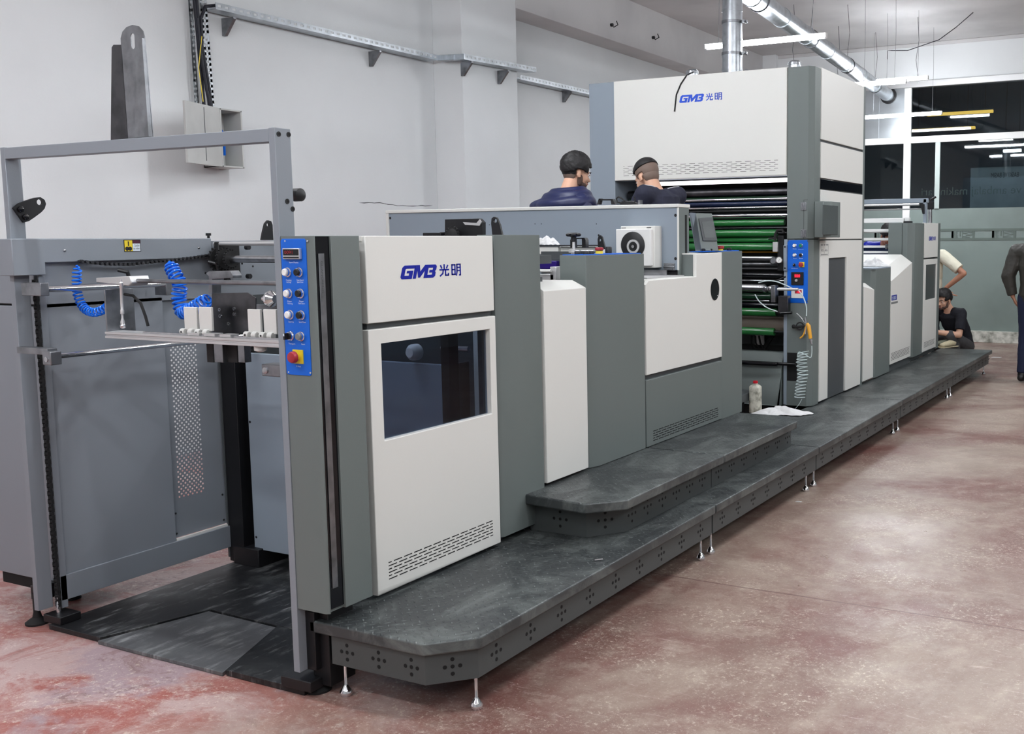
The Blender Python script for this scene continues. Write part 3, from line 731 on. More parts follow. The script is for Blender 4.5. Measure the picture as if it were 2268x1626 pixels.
# ================================================================ delivery end: far side frame seen through the portal
XL = -4.10
sf = thing('delivery_side_frame', (XL-.03, 3.0, 0), 'grey inner side frame of the delivery with perforated guard, seen through the portal', 'machine frame')
ybk = 4.05
MB().box(XL-.055, XL-.03, 2.60, ybk, 1.31, 1.575).build('upper_side_plate', 'frame_grey', sf, bev=.001)
MB().box(XL-.05, XL-.03, 2.585, 3.137, .205, 1.325).build('side_panel', 'frame_grey', sf, bev=.001)
# perforated guard with real diamond holes
gy0, gy1, gz0, gz1 = 3.14, 3.435, .215, 1.31
mb = MB(); bm = mb.bm; pit = .0235; hy0, hz0 = 3.172, .395; ncol, nrow = 6, 31; pz = pit*1.0
xg = XL-.045
def quad(y0, z0, y1, z1):
    mb._f([bm.verts.new((xg, y0, z0)), bm.verts.new((xg, y1, z0)), bm.verts.new((xg, y1, z1)), bm.verts.new((xg, y0, z1))])
ye, ze = hy0+ncol*pit, hz0+nrow*pz
quad(gy0, gz0, hy0, gz1); quad(ye, gz0, gy1, gz1); quad(hy0, gz0, ye, hz0); quad(hy0, ze, ye, gz1)
def cell(y, z, s, hr):
    q = [(y, z), (y+s/2, z), (y+s, z), (y+s, z+s/2), (y+s, z+s), (y+s/2, z+s), (y, z+s), (y, z+s/2)]
    O_ = [bm.verts.new((xg, a, b)) for a, b in q]; c = (y+s/2, z+s/2)
    I_ = [bm.verts.new((xg, c[0]+dx, c[1]+dz)) for dx, dz in ((0, -hr), (hr, 0), (0, hr), (-hr, 0))]
    # O indexes: 0 c,1 bottom,2 c,3 right,4 c,5 top,6 c,7 left
    mb._f([O_[0], O_[1], I_[0], I_[3], O_[7]]); mb._f([O_[1], O_[2], O_[3], I_[1], I_[0]]); mb._f([O_[3], O_[4], O_[5], I_[2], I_[1]]); mb._f([O_[5], O_[6], O_[7], I_[3], I_[2]])
s2 = pit/1.0
for i in range(ncol):
    for j in range(nrow):
        # two staggered holes per cell give the diamond lattice
        y, z = hy0+i*pit, hz0+j*pz; h2 = pit/2
        for (a, b) in ((0, 0), (1, 1)): cell(y+a*h2, z+b*h2, h2, h2*.47)
        for (a, b) in ((1, 0), (0, 1)): quad(y+a*h2, z+b*h2, y+a*h2+h2, z+b*h2+h2)
mb.build('perforated_guard', 'frame_grey', sf)
MB().box(XL-.04, XL-.028, gy0, gy1+.01, .205, .214).build('guard_lip', 'white_panel', sf)
screws(sf, [V(XL-.042, y, z) for y, z in ((3.15, .235), (3.41, .235), (3.41, .36), (3.15, .33))], XA, .005, 'black')
MB().box(XL-.055, XL-.02, 2.58, 3.46, .10, .205).build('bottom_rail', 'frame_grey', sf, bev=.002)
MB().box(XL-.03, XL-.02, 2.58, 2.607, .07, 1.44).build('flange_strip', 'frame_grey', sf, bev=.001)
# rear column with chains
MB().box(-4.13, -4.03, 3.425, 3.56, .03, 1.20).build('rear_column', 'black', sf, bev=.002)
MB().box(-4.12, -2.70, 4.02, 4.04, .05, 1.40).build('shade_backing', 'dark_grey', sf)  # added dark sheet, stands in for the shade behind column and inner cover
MB().box(-4.135, -4.125, 3.42, 4.02, .05, 1.31).build('rear_side_sheet', 'dark_grey', sf)
MB().box(-4.02, -3.99, 3.50, 3.60, .12, 1.1).build('rear_guide', 'dark_grey', sf, bev=.002)
MB().box(-4.10, -3.93, 3.42, 3.60, .02, .11).build('column_foot', 'black', sf, bev=.004)
def chain(parent, p, q, name='chain', w=.02, pitch=.0165, side=XA):
    p, q = Vector(p), Vector(q); d = (q-p); n = int(d.length/pitch); d.normalize(); side = Vector(side)
    mb = MB()
    for i in range(n):
        c = p+d*(i+.5)*pitch; ww = w if i % 2 else w*.66
        mb.cyl(c-side*ww/2, c+side*ww/2, pitch*.42, 6)
        for sg in (-1, 1): mb.bar(c-d*pitch*.62+side*sg*ww/2, c+d*pitch*.62+side*sg*ww/2, .0025, pitch*.62, up=side.cross(d))
    return mb.build(name, 'rubber', parent)
chain(sf, (-4.12, 2.565, .07), (-4.12, 2.565, 1.43), w=.022)
chain(sf, (-3.985, 3.49, .14), (-3.985, 3.49, 1.12), w=.02)
MB().lathe((-4.12, 2.565, .05), ZA, [(0, .009), (.05, .009), (.055, .005), (.08, .005)], 12).build('chain_anchor', 'steel', sf)
# top cover with sticker
mb = MB().prism([(2.472, 1.443), (2.60, 1.443), (2.60, 1.492), (3.39, 1.497), (3.39, 1.587), (2.472, 1.587)], 'X', -4.19, XL)
tc_ = mb.build('top_cover', 'frame_grey', sf, bev=.003)
screws(sf, [at(143, 555, X=XL), at(440, 549, X=XL)], XA, .006)
p0 = at(275, 558, X=XL); p1 = at(311, 537, X=XL); sw, shh = p1.y-p0.y, .052
def st_(u0, u1, v0, v1, mt, t, nm='sticker', par=sf): return MB().slab([(u0*sw, v0*shh), (u1*sw, v0*shh), (u1*sw, v1*shh), (u0*sw, v1*shh)], p0+XA*t, YA, ZA, .0006).build(nm, mt, par)
stk = st_(0, 1, 0, 1, 'black', .0002, 'warning_sticker')
st_(.04, .5, .06, .94, 'yellow', .001, 'yellow_field', stk); st_(.52, .96, .06, .68, 'white_mark', .001, 'white_field', stk); st_(.52, .96, .70, .94, 'maroon', .001, 'maroon_field', stk)
mb = MB()
for u in (.17, .35): mb.lathe(p0+XA*.0016+YA*(u*sw)+ZA*(.26*shh), XA, [(0, .009), (.0005, .009)], 20)
mb.slab([(.24*sw, .44*shh), (.30*sw, .5*shh), (.29*sw, .86*shh), (.23*sw, .86*shh)], p0+XA*.0016, YA, ZA, .0005)
mb.build('pictogram', 'black', stk)
textmesh('lettering', 'Caution', p0+XA*.0022+YA*(.60*sw)+ZA*(.44*shh), YA, ZA, .014, 'black', stk, width=.30*sw)
textmesh('lettering', 'nip rollers', p0+XA*.0022+YA*(.54*sw)+ZA*(.2*shh), YA, ZA, .011, 'black', stk, width=.38*sw)
# shafts and sprockets at the rear of the upper side plate
def wpx(p, q, X1, r, m_, nm, par=sf, n=18, x2=-2.76):
    a = at(*p, X=X1); MB().cyl(a, V(x2, a.y, a.z), r, n).build(nm, m_, par); return a
a = at(475, 540, X=-4.10); MB().cyl(a, V(-2.76, a.y, a.z), .010, 16).build('cross_shaft', 'alu', sf)
a = at(520, 574, X=-3.98); MB().cyl(V(-4.13, a.y, a.z), V(-2.76, a.y, a.z), .017, 20).build('drive_shaft', 'steel', sf)
for X_, rr in ((-4.09, .062), (-4.05, .055), (-4.01, .045)):
    mb = MB(); mb.cyl((X_, a.y, a.z), (X_+.012, a.y, a.z), rr*.86, 28)
    for k in range(20):
        t = 2*math.pi*k/20; mb.bar((X_+.006, a.y+rr*.8*math.cos(t), a.z+rr*.8*math.sin(t)), (X_+.006, a.y+rr*math.cos(t), a.z+rr*math.sin(t)), .006, .008, up=XA)
    mb.build('sprocket', 'rubber', sf)
for px, py in ((505, 545), (545, 548), (500, 620), (548, 612)):
    MB().lathe(at(px, py, X=-4.09), XA, [(0, .012), (.02, .012)], 14).build('bolt', 'black', sf)
MB().box(-4.09, -4.06, a.y-.02, a.y+.1, a.z-.09, a.z+.08).build('bearing_plate', 'rubber', sf, bev=.004)
pts = [at(x, y, X=-4.09) for x, y in ((175, 578), (230, 585), (290, 586), (340, 580), (420, 572), (500, 560))]
for i in range(len(pts)-1): pass
mb = MB()
for i in range(len(pts)-1):
    A_, B_ = pts[i], pts[i+1]; n = max(1, int((B_-A_).length/.02))
    for k in range(n):
        c = A_.lerp(B_, (k+.5)/n); mb.cyl(c-XA*.008, c+XA*.008, .007, 6); mb.bar(A_.lerp(B_, (k-.1)/n), A_.lerp(B_, (k+1.1)/n), .012, .006)
mb.build('transport_chain', 'dark_steel', sf)
for x, y in ((262, 598), (462, 580)):
    p = at(x, y, X=-4.085); MB().tube([p, p+V(.03, .02, -.01), p+V(.03, .03, -.05)], .009, 8).ball(p+V(.03, .03, -.06), .014, 10, 8).build('clamp_lever', 'black', sf)
lug(sf, [(576, 532), (579, 515), (584, 495), (590, 488), (597, 490), (600, 498), (602, 532)], (590, 498), .009, X=-4.11)
MB().lathe(at(462, 528, X=-4.12), ZA, [(-.01, .006), (.012, .006), (.013, .012), (.024, .012)], 10).build('grease_nipple', 'black', sf)
for px, py in ((536, 584), (560, 590), (570, 570), (455, 605)):
    MB().lathe(at(px, py, X=-4.069), XA, [(0, .005), (.001, .005)], 10).build('hole', 'gap', sf)
# cream column piece beside the control post
MB().box(-2.80, -2.745, 2.60, 2.66, 1.34, 1.588).build('front_pillar', 'frame_grey', sf, bev=.002)
# guide rods with clamps
rodA0, rodA1 = at(102, 641, X=-4.0), at(365, 633, X=-4.0)
MB().cyl(V(-4.0, rodA0.y, rodA0.z), V(-4.0, 3.05, rodA0.z), .013, 20).build('guide_rod', 'chrome', sf)
MB().box(-4.10, -3.98, rodA0.y-.035, rodA0.y, rodA0.z-.024, rodA0.z+.026).build('rod_clamp', 'dull_steel', sf, bev=.002)
MB().box(-4.06, -3.985, 3.05, 3.08, rodA0.z-.05, rodA0.z+.02).build('rod_clamp', 'dull_steel', sf, bev=.002)
rb0 = at(128, 789, X=-3.90)
MB().cyl(V(-3.90, rb0.y, rb0.z), V(-3.90, 3.55, rb0.z), .011, 20).build('guide_rod', 'chrome', sf)
MB().box(-3.925, -3.875, rb0.y-.045, rb0.y, rb0.z-.03, rb0.z+.022).build('rod_clamp', 'dull_steel', sf, bev=.003)
MB().bar(V(-4.09, rb0.y-.02, rb0.z+.02), V(-3.9, rb0.y-.02, rb0.z+.02), .04, .025).build('clamp_arm', 'dull_steel', sf, bev=.002)
MB().lathe((-3.90, rb0.y-.045, rb0.z-.008), (0, -1, 0), [(0, .010), (.003, .010)], 14).build('bolt', 'steel', sf)
# inner upright cover facing the portal
xi0, xi1 = at(548, 900, Y=3.45).x, at(989, 809, Y=3.45).x; zi = at(989, 809, Y=3.45).z
ic = thing('inner_cover', ((xi0+xi1)/2, 3.45, .1), 'plain grey sheet metal cover standing inside the delivery, behind the pile space', 'machine cover')
xi1 = min(xi1, -2.68)
MB().box(xi0, xi1, 3.45, 3.475, .10, zi).build('panel', 'blue_grey_lit', ic, bev=.003)
screws(ic, [V(xi0+.015, 3.45, .16), V(xi0+.012, 3.45, .72), V(xi1-.02, 3.45, zi-.02)], (0, -1, 0), .006, 'black')
MB().box(xi1-.004, xi1, 3.475, 3.60, .10, zi).build('side_flange', 'dark_grey', ic)
MB().lathe((-2.95, 3.40, zi+.05), (0, 1, 0), [(0, .02), (.02, .035), (.05, .035), (.06, .02)], 20).build('spool', 'white_plastic', ic)
MB().cyl((-2.80, 3.43, zi+.075), (-2.66, 3.43, zi+.075), .012, 16).build('spindle', 'steel', ic)
MB().cyl((xi0, 3.60, zi+.03), (xi0, 3.60, .1), .0, 6) if False else None
bs = MB().box(-3.6, -3.5, 3.35, 3.43, .15, .3)
bs.build('bearing_block', 'rubber', ic, bev=.004) if False else bs.bm.free()

# ================================================================ sheet carriage inside the portal
cg = thing('sheet_carriage', (-3.25, 2.66, 1.1), 'bright metal crossbar carriage with white stops, hanging inside the portal', 'carriage')
Yc = 2.66
a0, a1 = at(300, 622, Y=Yc), at(620, 627, Y=Yc)
MB().cyl(V(a0.x, Yc, a0.z), V(-2.745, Yc, a0.z), .0085, 18).build('round_bar', 'dull_steel', cg)
b0, b1 = at(228, 637, Y=Yc), at(300, 614, Y=Yc)
MB().prism([(at(228, 615, Y=Yc).x, at(228, 615, Y=Yc).z), (at(228, 615, Y=Yc).x, at(228, 625, Y=Yc).z), (at(300, 633, Y=Yc).x, at(300, 633, Y=Yc).z), (at(307, 626, Y=Yc).x, at(307, 626, Y=Yc).z), (at(303, 611, Y=Yc).x, at(303, 611, Y=Yc).z)], 'Y', Yc-.03, Yc+.05).build('end_cover', 'alu', cg, bev=.003)
e0, e1 = at(240, 738, Y=2.60), at(620, 768, Y=2.60); xr_ = -2.735
ztop, zbot = at(240, 734, Y=2.60).z, at(240, 748, Y=2.60).z
mb = MB().prism([(2.585, zbot), (2.585, zbot+.008), (2.590, zbot+.010), (2.590, zbot+.014), (2.585, zbot+.016), (2.585, ztop), (2.66, ztop), (2.66, zbot)], 'X', e0.x, xr_)
mb.build('extruded_bar', 'alu', cg, bev=.0008)
MB().box(e0.x+.2, xr_, 2.60, 2.612, ztop, ztop+.006).build('rack_strip', 'steel', cg)
MB().box(e0.x-.012, e0.x-.004, 2.60, 2.72, ztop-.01, at(235, 642, Y=2.6).z).build('end_plate', 'dull_steel', cg, bev=.001)
MB().prism(P2([(235, 640), (268, 640), (262, 728), (244, 742)], 2.70), 'Y', 2.70, 2.703).build('back_sheet', 'frame_grey', cg)
MB().tube([at(x, y, Y=2.65) for x, y in ((276, 652), (295, 655), (312, 672), (322, 700), (328, 722))], .0055, 8).build('hose', 'rubber', cg)
mb = MB(); c0, c1 = at(268, 628, Y=2.60), at(272, 722, Y=2.60)
mb.lathe(c1, (c0-c1), [(0, .007), (.015, .008), (.03, .004), (.045, .004), (.046, .007), (.06, .007), (.065, .0055), (.145, .0055), (.147, .007), (.165, .007), (.168, .004), (.178, .004)], 14)
mb.build('air_cylinder', 'alu', cg)
MB().ball(c1, .011, 10, 8).build('ball_joint', 'chrome', cg)
for px in (404, 437, 545, 580):
    w_ = 28
    x0, x1 = at(px, 690, Y=2.61).x, at(px+w_, 690, Y=2.61).x
    zt_ = at(px, 680 if px < 500 else 685, Y=2.61).z
    mb = MB().box(x0, x1, 2.615, 2.625, ztop+.018, zt_)
    for s_ in (0, 1):
        xa = x0+(x1-x0)*(.0 if s_ == 0 else .62)-.012; mb.cyl((xa, 2.612, ztop+.012), (xa+.022, 2.612, ztop+.012), .0125, 16)
    st0 = mb.build('sheet_stop', 'ptfe', cg, bev=.002)
    MB().lathe((x0, 2.6, ztop+.012), (0, -1, 0), [(0, .004), (.001, .004)], 10).build('bolt', 'black', st0)
pz = P2([(469, 650), (548, 648), (566, 660), (566, 738), (469, 740)], 2.68)
dp = MB().prism(pz, 'Y', 2.68, 2.684).build('mounting_plate', 'dark_steel', cg)
for q in ((487, 686), (488, 700), (519, 684), (519, 696), (507, 717)):
    MB().tubering(at(*q, Y=2.68), (0, -1, 0), .0035, .0065, .003, 14).build('screw', 'steel', dp)
MB().prism(P2([(456, 606), (462, 601), (510, 600), (516, 610), (516, 616), (470, 618), (470, 650), (462, 650), (462, 612)], 2.72), 'Y', 2.72, 2.76).build('hook_plate', 'dull_steel', cg, bev=.001)
for (x0, x1, x2, x3) in ((458, 472, 474, 493), (503, 525, 527, 541)):
    MB().box(at(x0, 780, Y=2.64).x, at(x1, 780, Y=2.64).x, 2.64, 2.68, at(x0, 802, Y=2.64).z, zbot).build('leg_block', 'rubber', cg)
    MB().box(at(x2, 780, Y=2.62).x, at(x3, 780, Y=2.62).x, 2.62, 2.65, at(x0, 801, Y=2.62).z, zbot).build('leg_block', 'dull_steel', cg, bev=.001)
kn = at(596, 662, Y=2.64)
MB().lathe(kn+V(-.0, 0, 0), XA, [(-.03, .008), (0, .008), (.001, .028), (.012, .03), (.02, .022), (.03, .014)], 18).build('hand_knob', 'chrome', cg)
MB().lathe(at(577, 772, Y=2.62), ZA, [(-.012, .01), (-.006, .022), (.01, .022)], 18).build('suction_cup', 'white_plastic', cg)
mb = MB()
for x in (420, 455, 490): mb.box(at(x, 737, Y=2.6).x, at(x+24, 737, Y=2.6).x, 2.592, 2.63, ztop+.001, ztop+.012)
mb.build('slide_blocks', 'alu', cg, bev=.001)
brk = at(605, 820, Y=2.62)
MB().box(brk.x-.035, -2.745, 2.60, 2.66, brk.z-.02, brk.z+.022).build('rod_clamp', 'dull_steel', cg, bev=.003)
MB().lathe((brk.x-.015, 2.60, brk.z), (0, -1, 0), [(0, .012), (.004, .012), (.005, .007)], 16).build('bolt', 'steel', cg)

# ---- blue coiled air hoses (two things)
def coil(name, ctrl, r, n_turn, tube_r, label, Y):
    pts = []
    C_ = [at(x, y, Y=Y) for x, y in ctrl]
    # Catmull-Rom centre line
    def cr(t):
        n = len(C_)-1; i = min(int(t*n), n-1); f_ = t*n-i
        p0, p1, p2, p3 = C_[max(i-1, 0)], C_[i], C_[i+1], C_[min(i+2, n)]
        return .5*((2*p1)+(p2-p0)*f_+(2*p0-5*p1+4*p2-p3)*f_*f_+(3*p1-p0-3*p2+p3)*f_**3)
    K = n_turn*14
    for i in range(K+1):
        t = i/K; c = cr(t); d = (cr(min(1, t+.01))-cr(max(0, t-.01))).normalized()
        a = d.cross(YA).normalized(); b = d.cross(a)
        th = 2*math.pi*n_turn*t; k = min(1, t*14, (1-t)*14+.3)
        pts.append(c+(a*math.cos(th)+b*math.sin(th))*r*k)
    e = MB().tube(pts, tube_r, 7).build(name, 'hose_blue')
    return tag(e, label, 'air hose')
coil('coiled_air_hose', [(171, 588), (170, 620), (172, 652), (186, 682), (208, 692), (235, 682), (256, 658)], .0155, 25, .0035, 'blue coiled air hose nearest the left post, hanging in a U', 2.68)
coil('coiled_air_hose', [(376, 580), (384, 602), (398, 630), (396, 660), (404, 690), (420, 688), (440, 676), (463, 662)], .024, 24, .0045, 'blue coiled air hose behind the white stops, with looser loops', 2.72)

# ================================================================ steel floor plates inside the portal
def plate(px, z0, z1, label):
    P_ = [at(x, y, Z=z1) if not isinstance(x, tuple) else None for x, y in px]
    o = MB().prism([(p.x, p.y) for p in P_], 'Z', z0, z1).build('floor_plate', 'floor_plate', bev=.002)
    return tag(o, label, 'steel plate')
q = [at(106, 1388, Z=.02), at(215, 1415, Z=.02), at(465, 1350, Z=.02), at(617, 1387, Z=.02), at(500, 1486, Z=.02), at(645, 1520, Z=.02)]
tag(MB().prism([(-4.12, 2.52), (q[1].x, 2.52), (q[2].x, q[2].y), (q[3].x, q[3].y), (-2.74, q[3].y), (-2.74, 3.75), (-4.12, 3.75)], 'Z', .001, .022).build('floor_plate', 'floor_plate', bev=.002), 'scuffed black steel plate filling the left and back of the floor inside the portal', 'steel plate')
tag(MB().prism([(q[1].x+.01, 2.505), (q[4].x-.006, 2.505), (q[3].x-.006, q[3].y-.006), (q[2].x+.003, q[2].y-.008)], 'Z', .001, .016).build('floor_plate', 'floor_plate_worn', bev=.002), 'middle scuffed steel plate with angled edges at the front of the portal', 'steel plate')
tag(MB().prism([(q[4].x, 2.515), (-2.70, 2.515), (-2.70, q[3].y-.006), (q[3].x, q[3].y-.006)], 'Z', .001, .024).build('floor_plate', 'floor_plate', bev=.002), 'small black steel plate beside the right post of the portal', 'steel plate')
# non-operator side cabinet, left edge of the picture
nc = thing('rear_side_cabinet', (-4.4, 3.2, .1), 'pale grey cabinet at the left edge of the picture, left of the portal', 'machine cabinet')
zs = at(20, 675, Y=2.62).z
MB().box(-4.62, -4.215, 2.62, 3.0, zs+.004, 1.588).build('upper_panel', 'frame_grey', nc, bev=.003)
MB().box(-4.62, -4.215, 2.62, 3.0, .15, zs-.004).build('lower_panel', 'frame_grey', nc, bev=.003)
MB().box(-4.60, -4.23, 2.63, 2.99, .1, 1.57).build('core', 'gap', nc)
MB().lathe((-4.4, 2.8, 0), ZA, [(0, .04), (.02, .03), (.03, .014), (.1, .014)], 18).build('levelling_foot', 'rubber', nc)
# ================================================================ delivery end: operator-side cabinet
dc = thing('delivery_cabinet', (-2.7, 3.2, .27), 'front cabinet of the printing machine with blue control strip, emblem and windowed white door', 'machine cabinet')
# control post
XC, YC0 = -2.558, 2.503
ys0, ys1, ys2 = at(693, 526, X=XC).y, at(732, 526, X=XC).y, at(795, 524, X=XC).y
cp = MB().prism([(-2.699, YC0), (XC-.014, YC0), (XC, YC0+.008), (XC, max(ys0, YC0+.012)), (XC-.012, ys0), (XC-.012, ys1), (XC, ys1), (XC, ys2), (-2.68, ys2), (-2.699, ys2)], 'Z', .318, 1.588).build('control_post', 'grey_panel', dc, bev=.0012)
MB().box(XC-.0125, XC-.007, max(ys0, YC0+.012)+.001, ys1-.001, .33, 1.586).build('dark_strip', 'black_gloss', dc)
yl0, yl1 = at(718.5, 880, X=XC-.005).y, at(731, 880, X=XC-.005).y
gb = MB().box(XC-.007, XC-.004, yl0, yl1, .40, 1.53).build('light_strip', 'dull_steel', dc, bev=.0006)
textmesh('lettering', 'GUANGMING', V(XC-.004, (yl0+yl1)/2-.004, 1.505), -ZA, YA, .011, 'dark_grey', gb, width=.105)
MB().box(-2.695, -2.62, 2.56, 2.68, .03, .318).build('base', 'black', dc, bev=.003)
Yc_ = YC0
xl, xr = at(629, 700, Y=Yc_).x, at(685.5, 700, Y=Yc_).x; zt, zb_ = at(650, 529, Y=Yc_).z, at(665, 831, Y=Yc_).z
xl = max(xl, -2.697)
c_ = .006
bp = MB().prism([(xl, zb_+c_), (xl+c_, zb_), (xr-c_, zb_), (xr, zb_+c_), (xr, zt-c_), (xr-c_, zt), (xl+c_, zt), (xl, zt-c_)], 'Y', Yc_-.003, Yc_).build('control_panel', 'blue', dc, bev=.0008)
NF = V(0, -1, 0)
def rel(u, px, py): return at(px, py, Y=Yc_-.003)
for px, py in ((632, 534), (681, 534), (640, 824), (688, 826)):
    p = rel(0, px, py); MB().lathe(p, NF, [(0, .0035), (.002, .003)], 10).build('screw', 'chrome', bp)
a_, b_ = rel(0, 632, 574), rel(0, 668, 550)
dsp = MB().box(a_.x, b_.x, Yc_-.014, Yc_-.003, a_.z, b_.z).build('display', 'alu', bp, bev=.001)
MB().box(a_.x+.003, b_.x-.003, Yc_-.0148, Yc_-.014, a_.z+.012, b_.z-.003).build('window', 'black_gloss', dsp)
MB().box(a_.x+.003, b_.x-.003, Yc_-.0148, Yc_-.014, a_.z+.003, a_.z+.008).build('key_strip', 'black', dsp)
textmesh('digits', '0091', V(a_.x+.010, Yc_-.0149, a_.z+.017), XA, ZA, .016, 'dark_red', dsp, width=.036)
def lab(s, px, py, w, mt='white_mark'):
    p = rel(0, px, py); textmesh('lettering', s, p-XA*w/2, XA, ZA, .0072, mt, bp, width=w)
lab('Speed Display', 651, 583, .042)
for (px, py, cap) in ((635, 603, 'white_plastic'), (661, 603, 'black'), (638, 650, 'white_plastic'), (664, 650, 'black'), (641, 697, 'white_plastic'), (666, 698, 'black')):
    push_button(bp, rel(0, px+3, py), NF, .0135, cap)
selector(bp, rel(0, 645, 744), NF, .0135)
push_button(bp, rel(0, 668, 745), NF, .0135, 'grey_button')
estop(bp, rel(0, 661, 790), NF, .0195, pw=.046)
for s, px, py, w in (('Feeding', 640, 622, .024), ('Inching', 640, 626.5, .02), ('Paper Board', 665, 622, .03), ('Speed Down', 665, 626.5, .028), ('Paper', 642, 669, .02), ('Running', 643, 674, .022), ('Paper', 668, 669, .02), ('Table Down', 668, 674, .03), ('Speed Up', 645, 714.5, .024), ('Speed Down', 670, 715, .031), ('Transport', 647, 763, .03), ('Reset', 672, 764, .016), ('E. Stop', 662, 813, .018)):
    lab(s, px, py, w)
# body behind the panels
MB().box(-2.63, -2.612, 2.77, 3.55, .30, 1.575).build('carcass_frame', 'dark_grey', dc) if False else None
fr_ = MB()
fr_.box(-2.68, -2.634, 2.725, 2.80, .29, 1.58).box(-2.68, -2.634, 3.515, 3.552, .29, 1.58).box(-2.68, -2.634, 2.80, 3.515, 1.25, 1.285).box(-2.68, -2.634, 2.80, 3.515, .285, .36).box(-2.634, -2.618, 2.80, 3.52, 1.258, 1.278)
fr_.build('carcass', 'dark_grey', dc)
up = MB().box(-2.632, -2.598, 2.785, 3.527, 1.279, 1.588).build('upper_panel', 'white_panel', dc, bev=.003)
MB().box(-2.66, -2.612, 2.78, 3.527, 1.57, 1.587).build('top_edge', 'white_panel', dc)
o_ = at(886, 620, X=-2.598); L_ = at(1021, 620, X=-2.598).y-o_.y
logo(up, V(-2.598, o_.y, at(886, 619, X=-2.598).z), YA, ZA, L_, 'logo_blue', height=at(960, 588, X=-2.598).z-at(960, 617, X=-2.598).z)
# door with a real opening and tinted pane
wy0, wy1 = at(843, 760, X=-2.598).y, at(1084, 728, X=-2.598).y; wz1, wz0 = at(843, 761, X=-2.598).z, at(851, 976, X=-2.598).z
dy0, dy1, dz0, dz1 = 2.783, 3.53, .288, 1.257
d_ = MB(); 
def framepoly(mb, x0, x1, Y0, Y1, Z0, Z1, y0, y1, z0, z1):
    A_ = [(Y0, Z0), (Y1, Z0), (Y1, Z1), (Y0, Z1)]; B_ = [(y0, z0), (y1, z0), (y1, z1), (y0, z1)]
    va = [[mb.bm.verts.new((x, a, b)) for a, b in P_] for P_ in (A_, B_) for x in (x0, x1)]
    for i in range(4):
        j = (i+1) % 4
        mb._f([va[1][i], va[1][j], va[3][j], va[3][i]]); mb._f([va[0][i], va[2][i], va[2][j], va[0][j]])
        mb._f([va[0][i], va[0][j], va[1][j], va[1][i]]); mb._f([va[2][i], va[3][i], va[3][j], va[2][j]])
framepoly(d_, -2.630, -2.596, dy0, dy1, dz0, dz1, wy0, wy1, wz0, wz1)
door = d_.build('door', 'white_panel', dc, bev=.003)
MB().box(-2.622, -2.618, wy0-.004, wy1+.004, wz0-.004, wz1+.004).build('window_pane', 'pane_dark', door)
o_ = at(862, 1284, X=-2.596); e_ = at(1092, 1181, X=-2.596)
vent(door, V(-2.596, o_.y, o_.z+.002), YA, ZA, e_.y-o_.y, .062, 6, .044, .012, th=.34)
# column right of the door
MB().prism([(-2.66, 3.556), (-2.615, 3.556), (-2.604, 3.575), (-2.604, 3.88), (-2.612, 3.892), (-2.70, 3.892), (-2.70, 3.556)], 'Z', .30, 1.592).build('corner_column', 'grey_panel', dc, bev=.0015)
MB().box(-2.75, -2.72, 2.77, 3.88, 1.30, 1.58).build('inner_plate', 'blue_grey_lit', dc)
MB().box(-2.70, -2.66, 3.30, 3.36, .25, 1.28).build('inner_post', 'black', dc)
# bar seen through the window
MB().bar(V(-3.6, 2.9, 1.31), V(-2.80, 3.42, 1.27), .02, .03).build('link_bar', 'steel', dc)

# ---- black mechanism, hook lug on top behind the cabinet
mc = thing('drive_bracket', tuple(at(1000, 520, Y=4.15)), 'black angular drive bracket with a ribbed wheel rising behind the front cabinet', 'machine bracket')
Yq = 4.15
MB().prism(P2([(960, 524), (975, 514), (985, 514), (985, 486), (1060, 484), (1068, 492), (1068, 524)], Yq), 'Y', Yq, Yq+.03).build('plate', 'black', mc, bev=.002)
MB().prism(P2([(1025, 492), (1055, 494), (1062, 486), (1066, 492), (1062, 500), (1030, 498)], Yq-.006), 'Y', Yq-.006, Yq).build('bright_hook', 'alu', mc)
c_ = at(1005, 520, Y=Yq-.03); mb = MB().lathe(c_, V(0, -1, 0), [(0, .03), (.012, .034), (.02, .02)], 24)
for k in range(9):
    t = math.pi*k/8; mb.bar(c_+V(math.cos(t)*.02, -.01, math.sin(t)*.02), c_+V(math.cos(t)*.042, -.01, math.sin(t)*.042), .012, .008, up=YA)
mb.build('ribbed_wheel', 'rubber', mc)
MB().box(at(945, 520, Y=Yq).x, at(985, 520, Y=Yq).x, Yq-.03, Yq, at(945, 524, Y=Yq).z, at(945, 516, Y=Yq).z).build('arm', 'black', mc, bev=.002)
hk = thing('lifting_hook_plate', tuple(at(1100, 520, Y=4.0)), 'upright black lifting plate with an oval hole just behind the front cabinet top', 'lifting plate')
lug(hk, [(1094, 524), (1091, 495), (1092, 484), (1097, 480), (1103, 482), (1110, 498), (1116, 524)], (1100, 489), .010, Y=4.0)
MB().box(-3.4, -2.70, 3.93, 4.12, 1.46, 1.50).build('support_beam', 'dark_grey', hk)

